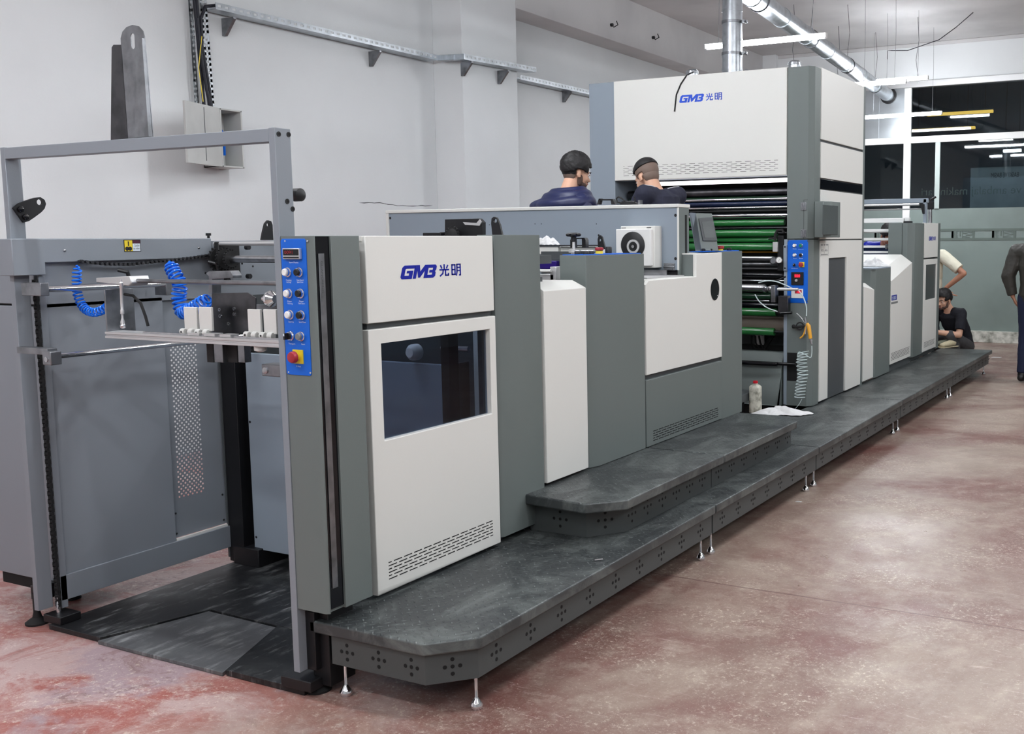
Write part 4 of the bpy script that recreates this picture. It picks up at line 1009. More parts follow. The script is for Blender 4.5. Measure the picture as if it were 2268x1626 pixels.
# ================================================================ step platforms (three rows of sections)
def skirt_holes(mb, o, U, n, L, z, s=.024, r=.0072, d=None, first=.07, per=.19):
    """crosses of five punched holes along a skirt"""
    out = Vector(U).cross(ZA); u = first
    while u < L-.04:
        for a, b in ((0, 0), (1, 0), (-1, 0), (0, 1), (0, -1)):
            mb.lathe(Vector(o)+Vector(U)*(u+a*s)+V(0, 0, z+b*s)+out*-.0005, out, [(0, r), (.0012, r)], 8)
        u += per
def section(name, poly_top, poly_sk, z0, z1, zt0, legs, label, group, edges, legh):
    c = V(sum(p[0] for p in poly_top)/len(poly_top), sum(p[1] for p in poly_top)/len(poly_top), 0 if legh else z0)
    e = thing(name, tuple(c), label, 'platform', group)
    tr = MB().prism(poly_top, 'Z', zt0, z1).build('tread', 'tread', e, bev=.007, seg=3)
    mb = MB().prism(poly_sk, 'Z', z0, zt0+.002).m(1)
    for (a, b, first, per) in edges:
        a, b = V(*a, 0), V(*b, 0); d = (b-a); L = d.length; d.normalize()
        skirt_holes(mb, a, d, None, L, (z0+zt0)/2, first=first, per=per, s=(zt0-z0)*.24)
    mb.build('skirt', ['skirt', 'gap'], e)
    for (x, y) in legs:
        MB().lathe((x, y, 0), ZA, [(0, .019), (.006, .022), (.014, .022), (.024, .016), (.036, .008), (.04, .0055), (legh, .0055)], 18).build('leg', 'chrome', e)
    return e
xt, xk, xin = -2.052, -2.072, -2.64
Ys = [2.53, 4.555, 6.13, 8.22, 10.26, 12.36]
for i, (y0, y1) in enumerate(zip(Ys, Ys[1:])):
    g = .004
    if i == 0:
        pt = [(-2.685, 2.535), (-2.185, 2.535), (xt, 2.668), (xt, y1-g), (-2.66, y1-g)]
        ps_ = [(-2.60, 2.552), (-2.192, 2.552), (xk, 2.676), (xk, y1-.008), (-2.6, y1-.008)]
        legs = [(-2.575, 2.585), (-2.103, 2.70), (-2.11, 4.50)]
        ed = [((-2.59, 2.552), (-2.192, 2.552), .06, .14), ((-2.192, 2.552), (xk, 2.676), .088, .3), ((xk, 2.676), (xk, y1), .10, .205)]
    else:
        pt = [(xin, y0+g), (xt, y0+g), (xt, y1-g), (xin, y1-g)]
        ps_ = [(-2.6, y0+.008), (xk, y0+.008), (xk, y1-.008), (-2.6, y1-.008)]
        if i == 4: ps_ = [(-2.6, y0+.008), (xk, y0+.008), (xk, y1-.12), (-2.6, y1-.12)]
        legs = [(-2.108, y0+.06), (-2.11, y1-(.08 if i < 4 else .2))]
        ed = [((xk, y0), (xk, y1), .12, .205 if i < 3 else .21)]
    section('step_platform', pt, ps_, .122, .27, .226, legs,
            ['nearest long dark tread platform section with clipped corner and chrome feet', 'second lower platform section, beside the upper step', 'third lower platform section, carrying the white cloth', 'fourth lower platform section, beside the tall tower', 'farthest lower platform section, ending beside the crouching man'][i], 'lower step platform sections', ed, .123)
# raised inner platform
XU, XU2 = -2.148, -2.222
z0u = .271
section('upper_step', [(-2.66, 3.735), (-2.28, 3.70), (XU, 3.84), (XU, 4.872), (-2.66, 4.872)], [(-2.63, 3.80), (-2.335, 3.80), (XU2+.0, 3.95), (XU2, 4.868), (-2.6, 4.868)], z0u, .45, .405, [], 'near section of the upper tread step with clipped corner', 'upper step sections',
        [((-2.6, 3.80), (-2.335, 3.80), .13, .3), ((-2.335, 3.80), (XU2, 3.95), .09, .3), ((XU2, 3.95), (XU2, 4.868), .06, .15)], 0)
section('upper_step', [(-2.66, 4.88), (XU, 4.88), (XU, 5.985), (-2.26, 6.14), (-2.66, 6.14)], [(-2.6, 4.876), (XU2, 4.876), (XU2, 6.08), (-2.6, 6.08)], z0u, .45, .405, [], 'far section of the upper tread step, ending below the bottle', 'upper step sections',
        [((XU2, 4.876), (XU2, 6.08), .09, .175)], 0)

# ================================================================ unit 2: transfer covers and the console cabinet
tc2 = thing('narrow_cover', (-2.75, 4.08, .46), 'narrow white machine cover just right of the front cabinet, before the console', 'machine cover')
MB().prism([(-2.60, .462), (-2.60, 1.343), (-2.66, 1.375), (-3.0, 1.375), (-3.0, .462)], 'Y', 3.90, 4.265).build('panel', 'white_panel', tc2, bev=.002) if False else None
A_ = [(-2.60, 3.905, .464), (-2.60, 4.262, .464), (-2.60, 4.262, 1.342), (-2.60, 3.905, 1.344)]
mb = MB(); bm = mb.bm
y0, y1 = 3.90, 4.262
vs = [bm.verts.new(q) for q in ((-2.60, y0, .464), (-2.60, y1, .464), (-2.60, y1, 1.342), (-2.60, y0, 1.342), (-2.655, y0, 1.378), (-2.655, y1-.03, 1.378), (-3.0, y0, 1.378), (-3.0, y1-.03, 1.378), (-3.0, y0, .464), (-3.0, y1, .464), (-3.0, y1, 1.342))]
for f_ in ((0, 1, 2, 3), (3, 2, 5, 4), (4, 5, 7, 6), (0, 3, 4, 6, 8), (1, 9, 10, 2), (2, 10, 7, 5), (6, 7, 10, 9, 8), (0, 8, 9, 1)): mb._f([vs[i] for i in f_])
mb.build('panel', 'white_panel', tc2, bev=.0025)
cc = thing('console_cabinet', (-2.75, 4.45, .44), 'tall grey console cabinet with a blue switch plate on its sloping top', 'machine cabinet')
mb = MB(); bm = mb.bm
# chamfered front corner: front face (y=4.26), chamfer, operator face
prof = [(-2.86, 4.27), (-2.66, 4.27), (-2.60, 4.36), (-2.60, 4.852), (-3.0, 4.852), (-3.0, 4.27)]
mb.prism([(-2.77, 4.30), (-2.622, 4.30), (-2.600, 4.36), (-2.600, 4.852), (-2.90, 4.852), (-2.90, 4.60), (-2.77, 4.60)], 'Z', .452, 1.495).build('body', 'grey_panel', cc, bev=.0015)
tp = MB().prism([(-2.76, 4.31), (-2.635, 4.31), (-2.612, 4.37), (-2.612, 4.84), (-2.89, 4.84), (-2.89, 4.61), (-2.76, 4.61)], 'Z', 1.495, 1.499).build('switch_plate', 'blue', cc)
zt_ = 1.499
def T(px, py): return at(px, py, Z=zt_)
for i, (x, y) in enumerate(((-2.73, 4.40), (-2.68, 4.40), (-2.73, 4.45), (-2.68, 4.45), (-2.73, 4.50))):
    b = MB().lathe((x, y, zt_), ZA, [(0, .015), (.012, .015), (.016, .012)], 18).build('push_button', 'black', tp)
    MB().lathe((x, y, zt_+.016), ZA, [(0, .011), (.003, .009)], 16).build('cap', 'white_plastic', b)
e_ = MB().lathe((-2.70, 4.56, zt_), ZA, [(0, .02), (.014, .018)], 20).build('emergency_stop', 'yellow', tp)
MB().lathe((-2.70, 4.56, zt_+.014), ZA, [(0, .016), (.004, .022), (.014, .022), (.018, .016)], 24).build('cap', 'dark_red', e_)
for y in (4.64, 4.74): MB().lathe((-2.75, y, zt_), ZA, [(0, .018), (.03, .018), (.034, .015)], 20).build('rotary_knob', 'black', tp)
# hand clamp wheel, lug, small parts behind the console
hw = thing('clamp_handwheel', tuple(at(1270, 560, Y=4.5)), 'black lobed handwheel on a bright screw behind the console cabinet', 'handwheel')
Yh = 4.5; o_ = at(1271, 562, Y=Yh); tpz = at(1271, 525, Y=Yh).z
MB().lathe((o_.x, Yh, o_.z-.03), ZA, [(0, .014), (.035, .014), (.036, .026), (.050, .026), (.052, .008), (tpz-o_.z+.005, .007)], 20).build('screw', 'alu', hw)
mb = MB().lathe((o_.x, Yh, tpz-.02), ZA, [(0, .014), (.02, .014), (.024, .03), (.036, .033), (.042, .02)], 24)
for k in range(6):
    t = k*math.pi/3; mb.ball((o_.x+.03*math.cos(t), Yh+.03*math.sin(t), tpz+.011), (.013, .013, .009), 10, 8)
mb.build('lobed_wheel', 'black', hw)
mb = MB()
for s_ in (-1, 1): mb.prism([(o_.x+s_*.024, tpz-.055), (o_.x+s_*.046, tpz-.055), (o_.x+s_*.046, tpz-.015), (o_.x+s_*.038, tpz-.004), (o_.x+s_*.024, tpz-.004)], 'Y', Yh+.04, Yh+.07)
mb.box(o_.x-.03, o_.x+.03, Yh+.04, Yh+.07, tpz-.01, tpz-.004); mb.build('yoke', 'black', hw)
lp = thing('lifting_plate', tuple(at(1330, 552, Y=4.95)), 'slanted black lifting plate with an oval hole behind the console switches', 'lifting plate')
lug(lp, [(1327, 552), (1326, 530), (1328, 523), (1332, 521), (1336, 525), (1343, 552)], (1331, 532), .007, Y=4.95)
MB().box(-3.3, -2.95, 4.93, 4.98, 1.38, 1.505).build('base', 'dark_grey', lp)
br = thing('transfer_bridge', tuple(at(1230, 580, Y=5.0)), 'light grey bridge cover with a black edge behind the console cabinet', 'machine cover')
Yw = 5.0
a_, b_ = at(1150, 547, Y=Yw), at(1330, 544, Y=Yw)
MB().box(a_.x, b_.x, Yw-.01, Yw+.02, b_.z-.003, b_.z+.004).build('edge_strip', 'black', br)
MB().box(a_.x, at(1236, 550, Y=Yw).x, Yw, Yw+.04, at(1220, 563, Y=Yw).z, b_.z-.004).build('white_cover', 'white_panel', br, bev=.002)
MB().box(at(1237, 550, Y=Yw).x, b_.x, Yw+.02, Yw+.05, at(1220, 575, Y=Yw).z, b_.z-.004).build('grey_cover', 'white_panel', br, bev=.002)
MB().box(a_.x, at(1240, 560, Y=Yw).x, Yw+.05, Yw+.08, at(1220, 640, Y=Yw).z, at(1220, 562, Y=Yw).z).build('back_wall', 'blue_grey_lit', br)
MB().box(at(1190, 580, Y=4.9).x, at(1232, 580, Y=4.9).x, 4.9, 4.98, at(1220, 596, Y=4.9).z, at(1220, 578, Y=4.9).z).build('purple_belt', 'purple', br, bev=.003)
MB().box(at(1190, 608, Y=4.7).x, at(1226, 608, Y=4.7).x, 4.7, 4.8, at(1220, 620, Y=4.7).z, at(1220, 608, Y=4.7).z).box(at(1218, 592, Y=4.7).x, at(1232, 608, Y=4.7).x, 4.7, 4.8, at(1220, 620, Y=4.7).z, at(1220, 591, Y=4.7).z).build('bearing_block', 'alu', br, bev=.002)
MB().cyl(at(1195, 600, Y=4.68), at(1220, 600, Y=4.68), .008, 14).build('pin', 'white_plastic', br)
def cloth(name, cx, cy, cz, rx, ry, h, label, seed=3, n=28, rot=0):
    """crumpled cloth: closed-bottom rumpled sheet"""
    rnd = random.Random(seed); mb = MB(); bm = mb.bm; ph = [rnd.uniform(0, 6.28) for _ in range(8)]
    g = []
    for i in range(n+1):
        row = []
        for j in range(n+1):
            u, v = i/n*2-1, j/n*2-1
            rr = min(1, math.hypot(u, v)); edge = 1+.22*math.sin(3*math.atan2(v, u)+ph[0])+.12*math.sin(7*math.atan2(v, u)+ph[1])
            k = max(abs(u), abs(v))/max(1e-6, math.hypot(u, v)) if (u or v) else 1
            x, y = u*k*edge, v*k*edge; r2 = max(abs(u), abs(v))
            f_ = abs(math.sin(4.2*u+2.2*v+ph[2]))*.45+abs(math.sin(5.3*v-3.1*u+ph[3]))*.35+abs(math.sin(9*u+7*v+ph[4]))*.2+.12*math.sin(17*u+ph[5])*math.sin(15*v+ph[6])
            z = .003+h*(1-r2**2.2)*max(.05, f_+.15)+.004*abs(math.sin(11*math.atan2(v, u)))
            X_, Y_ = x*rx, y*ry
            row.append(bm.verts.new((cx+X_*math.cos(rot)-Y_*math.sin(rot), cy+X_*math.sin(rot)+Y_*math.cos(rot), cz+z)))
        g.append(row)
    for i in range(n):
        for j in range(n): mb._f([g[i][j], g[i+1][j], g[i+1][j+1], g[i][j+1]])
    return tag(mb.build(name, 'cloth_white', bev=0, smooth=180, solid=.0015, sub=1), label, 'cloth')
p = at(1222, 545, Y=Yw+.03)
cloth('crumpled_tissue', p.x-.03, Yw+.03, p.z+.002, .09, .05, .05, 'crumpled white tissue on the black edge behind the console cabinet', 5)
# ================================================================ pressing unit cabinet
pu = thing('pressing_unit_cabinet', (-2.75, 5.5, .45), 'machine cabinet with stepped white upper panel, oval black recess and vented grey lower panel', 'machine cabinet')
MB().prism([(4.866, .845), (5.862, .842), (5.862, 1.488), (5.492, 1.482), (5.492, 1.352), (4.90, 1.352), (4.866, 1.33)], 'X', -2.62, -2.598).build('upper_panel', 'white_panel', pu, bev=.003)
MB().box(-2.62, -2.60, 4.866, 5.862, .452, .818).build('lower_panel', 'grey_panel', pu, bev=.003)
MB().box(-2.66, -2.618, 4.862, 5.87, .45, 1.345).build('carcass', 'dark_grey', pu)
MB().box(-3.05, -2.62, 4.87, 5.492, 1.345, 1.354).box(-2.95, -2.62, 5.492, 5.862, 1.478, 1.487).build('top_plate', 'white_panel', pu, bev=.001)
MB().prism([(-2.95, 5.492), (-2.62, 5.492), (-2.62, 5.50), (-2.95, 5.50)], 'Z', 1.354, 1.48).build('step_riser', 'grey_panel', pu)
MB().prism([(-2.66, 5.872), (-2.606, 5.872), (-2.602, 5.89), (-2.602, 6.19), (-2.66, 6.19), (-2.95, 6.19), (-2.95, 5.872)], 'Z', .447, 1.492).build('corner_column', 'grey_panel', pu, bev=.0015)
c_ = at(1583, 641, X=-2.598); oy = at(1592, 641, X=-2.598).y-c_.y; oz = c_.z-at(1583, 665, X=-2.598).z
mb = MB(); bm = mb.bm; rr = []
for k, (sc, dx) in enumerate(((1, .001), (1, .003), (.86, .003), (.82, -.0), )):
    rr.append([bm.verts.new((-2.598+dx, c_.y+oy*sc*math.cos(t), c_.z+oz*sc*math.sin(t))) for t in [2*math.pi*i/36 for i in range(36)]])
mb.loft(rr); mb.build('oval_recess', 'black_gloss', pu)
o_ = at(1447, 976, X=-2.60); e_ = at(1591, 917, X=-2.60)
vent(pu, V(-2.60, o_.y, o_.z), YA, ZA, e_.y-o_.y, .052, 5, .055, .012, th=.42)
# controls on the top of the column
sp_ = MB().box(-2.70, -2.615, 5.62, 6.17, 1.492, 1.497).build('switch_plate', 'blue', pu)
for x, y in ((-2.66, 5.72), (-2.64, 5.78), (-2.66, 5.85), (-2.64, 6.07)):
    MB().lathe((x, y, 1.497), ZA, [(0, .016), (.012, .016), (.016, .01)], 16).build('push_button', 'black', sp_)
e_ = MB().lathe((-2.65, 5.95, 1.497), ZA, [(0, .022), (.01, .018)], 18).build('emergency_stop', 'yellow', sp_)
MB().lathe((-2.65, 5.95, 1.507), ZA, [(0, .018), (.004, .026), (.016, .026), (.02, .018)], 20).build('cap', 'dark_red', e_)
MB().box(-3.0, -2.66, 5.2, 6.1, .30, 1.34).build('inner_frame', 'dark_grey', pu)
# steel bed with hinge between panel and hood
MB().box(-4.2, -2.66, 5.0, 5.46, 1.352, 1.362).build('bed_plate', 'alu', pu)
# ---- transverse hood
Yd = 5.45
hd = thing('transverse_hood', (-3.75, Yd+.1, 1.36), 'long blue-grey transverse hood with a white rim, crossing the middle of the machine', 'machine hood')
hx0, hx1 = at(860, 500, Y=Yd).x, at(1503, 500, Y=Yd).x; yhb = at(1526, 500, X=hx1).y; hz0, hz1 = at(1450, 598, Y=Yd).z, at(1508, 459, Y=Yd).z
MB().box(hx0, hx1-.004, Yd, yhb, hz0, hz1).build('front_panel', 'blue_grey_lit', hd, bev=.002)
MB().box(hx0-.012, hx1+.004, Yd-.012, yhb+.01, hz1, hz1+.02).build('top_rim', 'white_panel', hd, bev=.003)
MB().box(hx0-.01, hx0+.012, Yd-.01, Yd+.2, hz0, hz1).build('left_rim', 'white_panel', hd, bev=.002)
sd_ = MB().box(hx1-.01, hx1, Yd+.002, yhb, 1.356, hz1).build('side_plate', 'grey_panel', hd, bev=.002)
MB().box(hx1-.008, hx1+.001, Yd-.004, Yd+.004, hz0, hz1).build('side_trim', 'white_panel', hd)
sa, sb_ = at(1519, 476, X=hx1), at(1519, 594, X=hx1)
MB().prism([(sa.y-.012, sb_.z), (sa.y+.012, sb_.z), (sa.y+.012, sa.z), (sa.y-.012, sa.z)], 'X', hx1-.002, hx1+.0015).build('slot', 'gap', sd_)
for px, py, r in ((864, 483, .009), (1496, 477, .009), (1496, 573, .009), (1326, 521, .006), (1084, 498, .003), (1185, 496, .003), (1199, 496, .003), (1321, 496, .003)):
    MB().lathe(V(at(px, py, Y=Yd).x, Yd, at(px, py, Y=Yd).z), (0, -1, 0), [(0, r), (.0015, r*.9)], 14).build('screw_hole', 'black', hd)
a_, b_ = at(1471, 583, Y=Yd), at(1495, 599, Y=Yd)
hg = MB().box(a_.x, b_.x, Yd-.006, Yd, b_.z, a_.z); hg.cyl(V(a_.x, Yd-.008, (a_.z+b_.z)/2), V(b_.x, Yd-.008, (a_.z+b_.z)/2), .005, 10)
hgo = hg.build('hinge', 'dull_steel', hd, bev=.0008)
screws(hgo, [V(a_.x+(b_.x-a_.x)*t, Yd-.006, a_.z+(b_.z-a_.z)*s_) for t in (.15, .5, .85) for s_ in (.2, .8)], (0, -1, 0), .0025, 'steel')
MB().box(hx0+.1, hx1-.02, Yd+.03, Yd+.18, 1.355, hz0).build('foot_rail', 'dark_steel', hd)
MB().box(at(1425, 600, Y=Yd-.05).x, hx1-.05, Yd-.06, Yd-.05, 1.362, 1.392).build('scraper_bar', 'steel', hd)
# white housing with the black dial in front of the hood
dh = thing('dial_housing', tuple(at(1405, 588, Y=5.38)), 'white square housing with a large round black dial in front of the transverse hood', 'machine housing')
Yx = 5.33
a_, b_ = at(1364, 508, Y=Yx), at(1441, 589, Y=Yx)
fb = MB().box(a_.x, b_.x, Yx, Yx+.03, b_.z, a_.z).build('front_box', 'white_plastic', dh, bev=.003)
MB().box(a_.x+.016, b_.x+.012, Yx+.03, Yx+.12, b_.z-.012, a_.z+.018).build('rear_box', 'white_panel', dh, bev=.003)
for px in (1376, 1432): MB().box(at(px-5, 506, Y=Yx).x, at(px+5, 506, Y=Yx).x, Yx+.028, Yx+.031, a_.z+.006, a_.z+.009).build('slot', 'gap', dh)
c_ = at(1402, 543, Y=Yx); R_ = (at(1428, 543, Y=Yx).x-at(1376, 543, Y=Yx).x)/2
dl = MB().lathe(V(c_.x, Yx, c_.z), NF, [(0, R_), (.006, R_), (.008, R_*.96)], 40).build('dial', 'black', fb)
c3 = at(1405, 546, Y=Yx)
MB().tubering(V(c3.x, Yx-.008, c3.z), NF, R_*.36, R_*.52, .010, 36).build('bright_ring', 'alu', dl)
MB().tubering(V(c3.x, Yx-.008, c3.z), NF, R_*.0, R_*.12, .012, 20).build('hub', 'steel', dl)
MB().tubering(V(c3.x, Yx-.008, c3.z), NF, R_*.14, R_*.34, .006, 30).build('inner_ring', 'rubber', dl)
# ---- touch screen box leaning on the cabinet top
ts = thing('touch_screen_console', (-2.72, 5.85, 1.49), 'blue-grey slanted console with a dark touch screen, on the cabinet behind the hood', 'control console')
Yt = 5.80
q = [at(1545, 558, Y=Yt), at(1530, 472, Y=Yt), at(1577, 473, Y=Yt), at(1592, 556, Y=Yt)]
zb0 = 1.492
pf_ = [at(1545, 556, X=-2.64), at(1592, 556, X=-2.64)]
# box: leaning prism, screen side faces the aisle and the camera
F0, F1 = V(-2.86, 5.70, zb0), V(-2.62, 5.82, zb0)
A0, A1, A2, A3 = at(1553, 556, Y=5.70), at(1592, 556, Y=5.82), at(1577, 473, Y=5.86), at(1541, 472, Y=5.74)
L0, L3 = at(1545, 556, Y=5.80), at(1530, 471, Y=5.84)
bk = V(-.02, .10, 0)
mb = MB(); fr4 = [A0, A1, A2, A3]; bk4 = [p+V(-.10, .13, 0) for p in fr4]
mb.hexa([fr4[0], fr4[1], bk4[1], bk4[0], fr4[3], fr4[2], bk4[2], bk4[3]])
tso = mb.build('housing', 'grey_panel', ts, bev=.004)
U_, W_2 = (A1-A0), (A3-A0); n_ = U_.cross(W_2).normalized(); 
mb = MB().hexa([A0+U_*.16+W_2*.26, A0+U_*.98+W_2*.26, A0+U_*.98+W_2*.26+n_*.006, A0+U_*.16+W_2*.26+n_*.006, A0+U_*.10+W_2*.86, A0+U_*.90+W_2*.90, A0+U_*.90+W_2*.90+n_*.006, A0+U_*.10+W_2*.86+n_*.006]); bz = mb.build('bezel', 'dark_grey', ts, bev=.002)
mb = MB().hexa([A0+U_*.27+W_2*.34+n_*.006, A0+U_*.86+W_2*.34+n_*.006, A0+U_*.86+W_2*.34+n_*.007, A0+U_*.27+W_2*.34+n_*.007, A0+U_*.23+W_2*.76+n_*.006, A0+U_*.80+W_2*.80+n_*.006, A0+U_*.80+W_2*.80+n_*.007, A0+U_*.23+W_2*.76+n_*.007]); mb.build('screen', 'screen', bz)
MB().hexa([L0, A0, A0+V(-.10, .13, 0), L0+V(-.05, .08, 0), L3, A3, A3+V(-.10, .13, 0), L3+V(-.05, .08, 0)]).build('side_cheek', 'blue_grey_lit', ts)
for (cx0, cz0, s_) in ((1340, 452, 1), (1395, 448, 1)):
    pass
ck = thing('camera_bracket', tuple(at(1345, 452, Y=6.0)), 'small black open bracket on top of the hood, between the two workers', 'bracket')
Yk = 5.6
MB().prism(P2([(1322, 453), (1326, 440), (1330, 440), (1327, 453)], Yk), 'Y', Yk, Yk+.03).prism(P2([(1326, 441), (1355, 441), (1355, 444), (1326, 444)], Yk), 'Y', Yk, Yk+.03).prism(P2([(1352, 441), (1357, 441), (1362, 453), (1354, 453)], Yk), 'Y', Yk, Yk+.03).build('frame', 'black', ck)
ck2 = thing('cable_clip', tuple(at(1390, 452, Y=5.6)), 'black handheld tool with a looped cord lying on top of the hood', 'tool')
MB().prism(P2([(1372, 453), (1376, 446), (1400, 445), (1408, 450), (1408, 453)], Yk), 'Y', Yk, Yk+.04).build('body', 'black', ck2, bev=.003)
MB().tube([at(x, y, Y=Yk) for x, y in ((1378, 450), (1368, 448), (1365, 440), (1370, 436), (1378, 440), (1384, 446))], .005, 8).build('cord', 'rubber', ck2)
MB().tube([at(x, y, Y=Yk) for x, y in ((1404, 450), (1407, 444), (1405, 436))], .004, 6).build('antenna', 'rubber', ck2)
MB().box(at(1413, 450, Y=Yk).x, at(1418, 450, Y=Yk).x, Yk, Yk+.03, at(1413, 453, Y=Yk).z, at(1413, 443, Y=Yk).z).build('post', 'dull_steel', ck2)
# inner walkway between pressing unit and tower (where the two workers stand)
wk = thing('inner_walkway', (-3.7, 6.7, 0), 'dark inner walkway floor between the pressing unit and the tall tower', 'platform')
MB().box(-4.5, -2.95, 6.02, 7.3, .36, .42).build('deck', 'dark_grey', wk, bev=.004)
for x in (-4.4, -3.05):
    for y in (6.1, 7.2): MB().box(x-.03, x+.03, y-.03, y+.03, 0, .36).build('leg', 'black', wk)

# ================================================================ tall coating tower
Yt0 = 7.56
tw = thing('coating_tower', (-3.6, 8.2, .27), 'tall white and grey coating tower with rollers, emblem and blue control plate', 'printing tower')
zt = 2.852
def G(px, py, Y=Yt0): return at(px, py, Y=Y)
xl0, xl1 = G(1306, 300).x, G(1362, 300).x; xw1 = G(1744, 300).x
MB().box(xl0, xl1-.004, Yt0, 8.9, .05, G(1330, 184).z).build('left_column', 'blue_grey_lit', tw, bev=.003)
MB().box(xl1, xw1-.003, Yt0-.012, Yt0+.03, G(1500, 396).z, G(1600, 161).z).build('front_hood', 'white_panel', tw, bev=.004)
fh = tw.children[-1] if tw.children else None
fh = [o for o in bpy.data.objects if o.name.startswith('front_hood')][0]
MB().box(xl1, xw1, Yt0+.03, 8.88, 2.05, zt-.005).build('upper_body', 'blue_grey_lit', tw)
# right column with octagonal edge: upper, door section, lower
def colm(z0, z1, nm, m_='grey_panel', g=.0):
    return MB().prism([(xw1, Yt0), (-2.640, Yt0), (-2.603, Yt0+.045), (-2.603, 7.735), (-2.75, 7.735), (xw1, 7.735)], 'Z', z0, z1).build(nm, m_, tw, bev=.0015)
zsep = G(1745, 530).z
zdoor = at(1816, 443, X=-2.6).z
colm(zsep+.003, zt, 'upper_column'); lc = colm(.276, zsep-.003, 'lower_column')
# side panels
sx0, sx1 = -2.63, -2.598
def side(z0, z1, nm, m_='white_panel', y0=7.742, y1=8.872, x1=sx1, bev=.003):
    return MB().box(sx0, x1, y0, y1, z0, z1).build(nm, m_, tw, bev=bev)
side(2.325, zt+.01, 'upper_side_panel'); side(2.032, 2.305, 'middle_side_panel')
bnd = side(1.948, 2.026, 'smoked_window', 'black_gloss', x1=-2.602)
side(1.562, 1.943, 'lower_side_panel')
MB().box(sx0-.02, -2.612, 7.735, 8.88, .28, zt).build('side_carcass', 'dark_grey', tw)
MB().box(-2.70, -2.604, 8.876, 8.945, .26, zt+.015).build('rear_corner_column', 'grey_panel', tw, bev=.002)
# lower side wall with recessed doorway
y0d, y1d = at(1834, 700, X=-2.6).y, at(1873, 700, X=-2.6).y
zd1 = at(1834, 572, X=-2.6).z
mb = MB().prism([(7.742, .29), (y0d, .29), (y0d, zd1), (y1d, zd1), (y1d, .285), (8.872, .285), (8.872, 1.552), (7.742, 1.552)], 'X', sx0, sx1)
lsp = mb.build('doorway_panel', 'white_panel', tw, bev=.002)
MB().box(-2.76, -2.75, y0d-.01, y1d+.25, .29, zd1+.01).box(-2.76, sx0, y1d, y1d+.01, .29, zd1).build('recessed_door', 'dark_grey', tw)
MB().box(-2.752, -2.742, y0d+.10, y0d+.14, .93, .97).build('door_latch', 'alu', tw)
st_y0, st_y1 = at(1816, 600, X=-2.598).y, at(1834, 600, X=-2.598).y; sz0, sz1 = at(1816, 568, X=-2.598).z, at(1816, 541, X=-2.598).z
stn = MB().box(-2.598, -2.5972, st_y0+.01, st_y1, sz0, sz1).build('instruction_sticker', 'white_panel', lsp)
mb = MB()
for (u0, u1, v0, v1) in ((.05, .3, .9, .96), (.4, .6, .9, .96), (.7, .95, .9, .96), (.02, .98, .985, 1.0), (.1, .4, .42, .46), (.55, .9, .42, .46), (.05, .95, .08, .11), (.05, .9, .14, .17), (.47, .49, .2, .5), (.1, .14, .45, .6), (.6, .64, .45, .6), (.2, .35, .52, .55), (.7, .85, .52, .55), (.02, .04, 0, 1), (.96, .98, 0, 1)):
    w_, h_ = st_y1-st_y0-.01, sz1-sz0
    mb.box(-2.5972, -2.5969, st_y0+.01+w_*u0, st_y0+.01+w_*u1, sz0+h_*v0, sz0+h_*v1)
mb.build('print', 'dark_grey', stn)
# emblem, vents, lamp, hanging cord
p0 = G(1504, 229, Yt0-.012); p1 = G(1599, 222, Yt0-.012); ph = G(1550, 207, Yt0-.012).z-G(1550, 224, Yt0-.012).z
logo(fh, V(p0.x, Yt0-.012, G(1550, 225, Yt0-.012).z), XA, ZA, p1.x-p0.x, 'logo_bright', height=ph)
p0 = G(1381, 391, Yt0-.012); p1 = G(1723, 375, Yt0-.012)
vent(fh, V(p0.x, Yt0-.012, (p0.z+p1.z)/2), XA, ZA, p1.x-p0.x, .075, 6, .05, .03, th=.22)
lmp = G(1600, 403, 7.62)
lo = MB().cyl(V(xl1+.32, 7.62, lmp.z), V(xw1-.005, 7.62, lmp.z), .016, 16).build('light_tube', 'led_strip', tw)
MB().tube([G(1535, 160, 7.7), G(1528, 163, 7.6), G(1520, 168, 7.545), G(1508, 186, 7.545), G(1498, 210, 7.545), G(1494, 247, 7.545)], .006, 8).build('loose_cord', 'rubber', tw)
for px, py in ((1533, 156), (1760, 136)):
    c = G(px, py+6, 7.75); MB().lathe((c.x, 7.75, zt-.01), ZA, [(0, .055), (.02, .055), (.022, .048), (.055, .048), (.056, .053), (.075, .050), (.088, .035)], 24).build('exhaust_stub', 'galv', tw)
for px, py in ((1654, 150),): 
    c = G(px, py, 7.9); MB().lathe((c.x, 7.9, zt-.02), ZA, [(0, .02), (.08, .02), (.09, .012)], 14).build('small_vent_pipe', 'galv', tw)
# smoked window: reflected blue emblem lettering is part of the band
# HMI hinged door and screen box on the column
for py in (457, 517):
    c = at(1780, py, Y=Yt0-.002)
    hgp = MB().box(c.x-.022, c.x-.003, Yt0-.006, Yt0, c.z-.03, c.z+.03).box(c.x+.003, c.x+.022, Yt0-.006, Yt0, c.z-.03, c.z+.03); hgp.cyl((c.x, Yt0-.006, c.z-.03), (c.x, Yt0-.006, c.z+.03), .006, 10)
    ho = hgp.build('hinge', 'dull_steel', tw, bev=.001)
    screws(ho, [V(c.x+s_*.014, Yt0-.006, c.z+t*.02) for s_ in (-1, 1) for t in (-1, 1)], NF, .004, 'steel')
cx_ = at(1780, 500, Y=Yt0).x
MB().box(cx_-.001, cx_+.001, Yt0-.0012, Yt0, zsep, G(1780, 443).z).box(cx_, -2.64, Yt0-.0012, Yt0, G(1780, 443).z-.001, G(1780, 443).z+.001).build('door_seam', 'gap', tw)
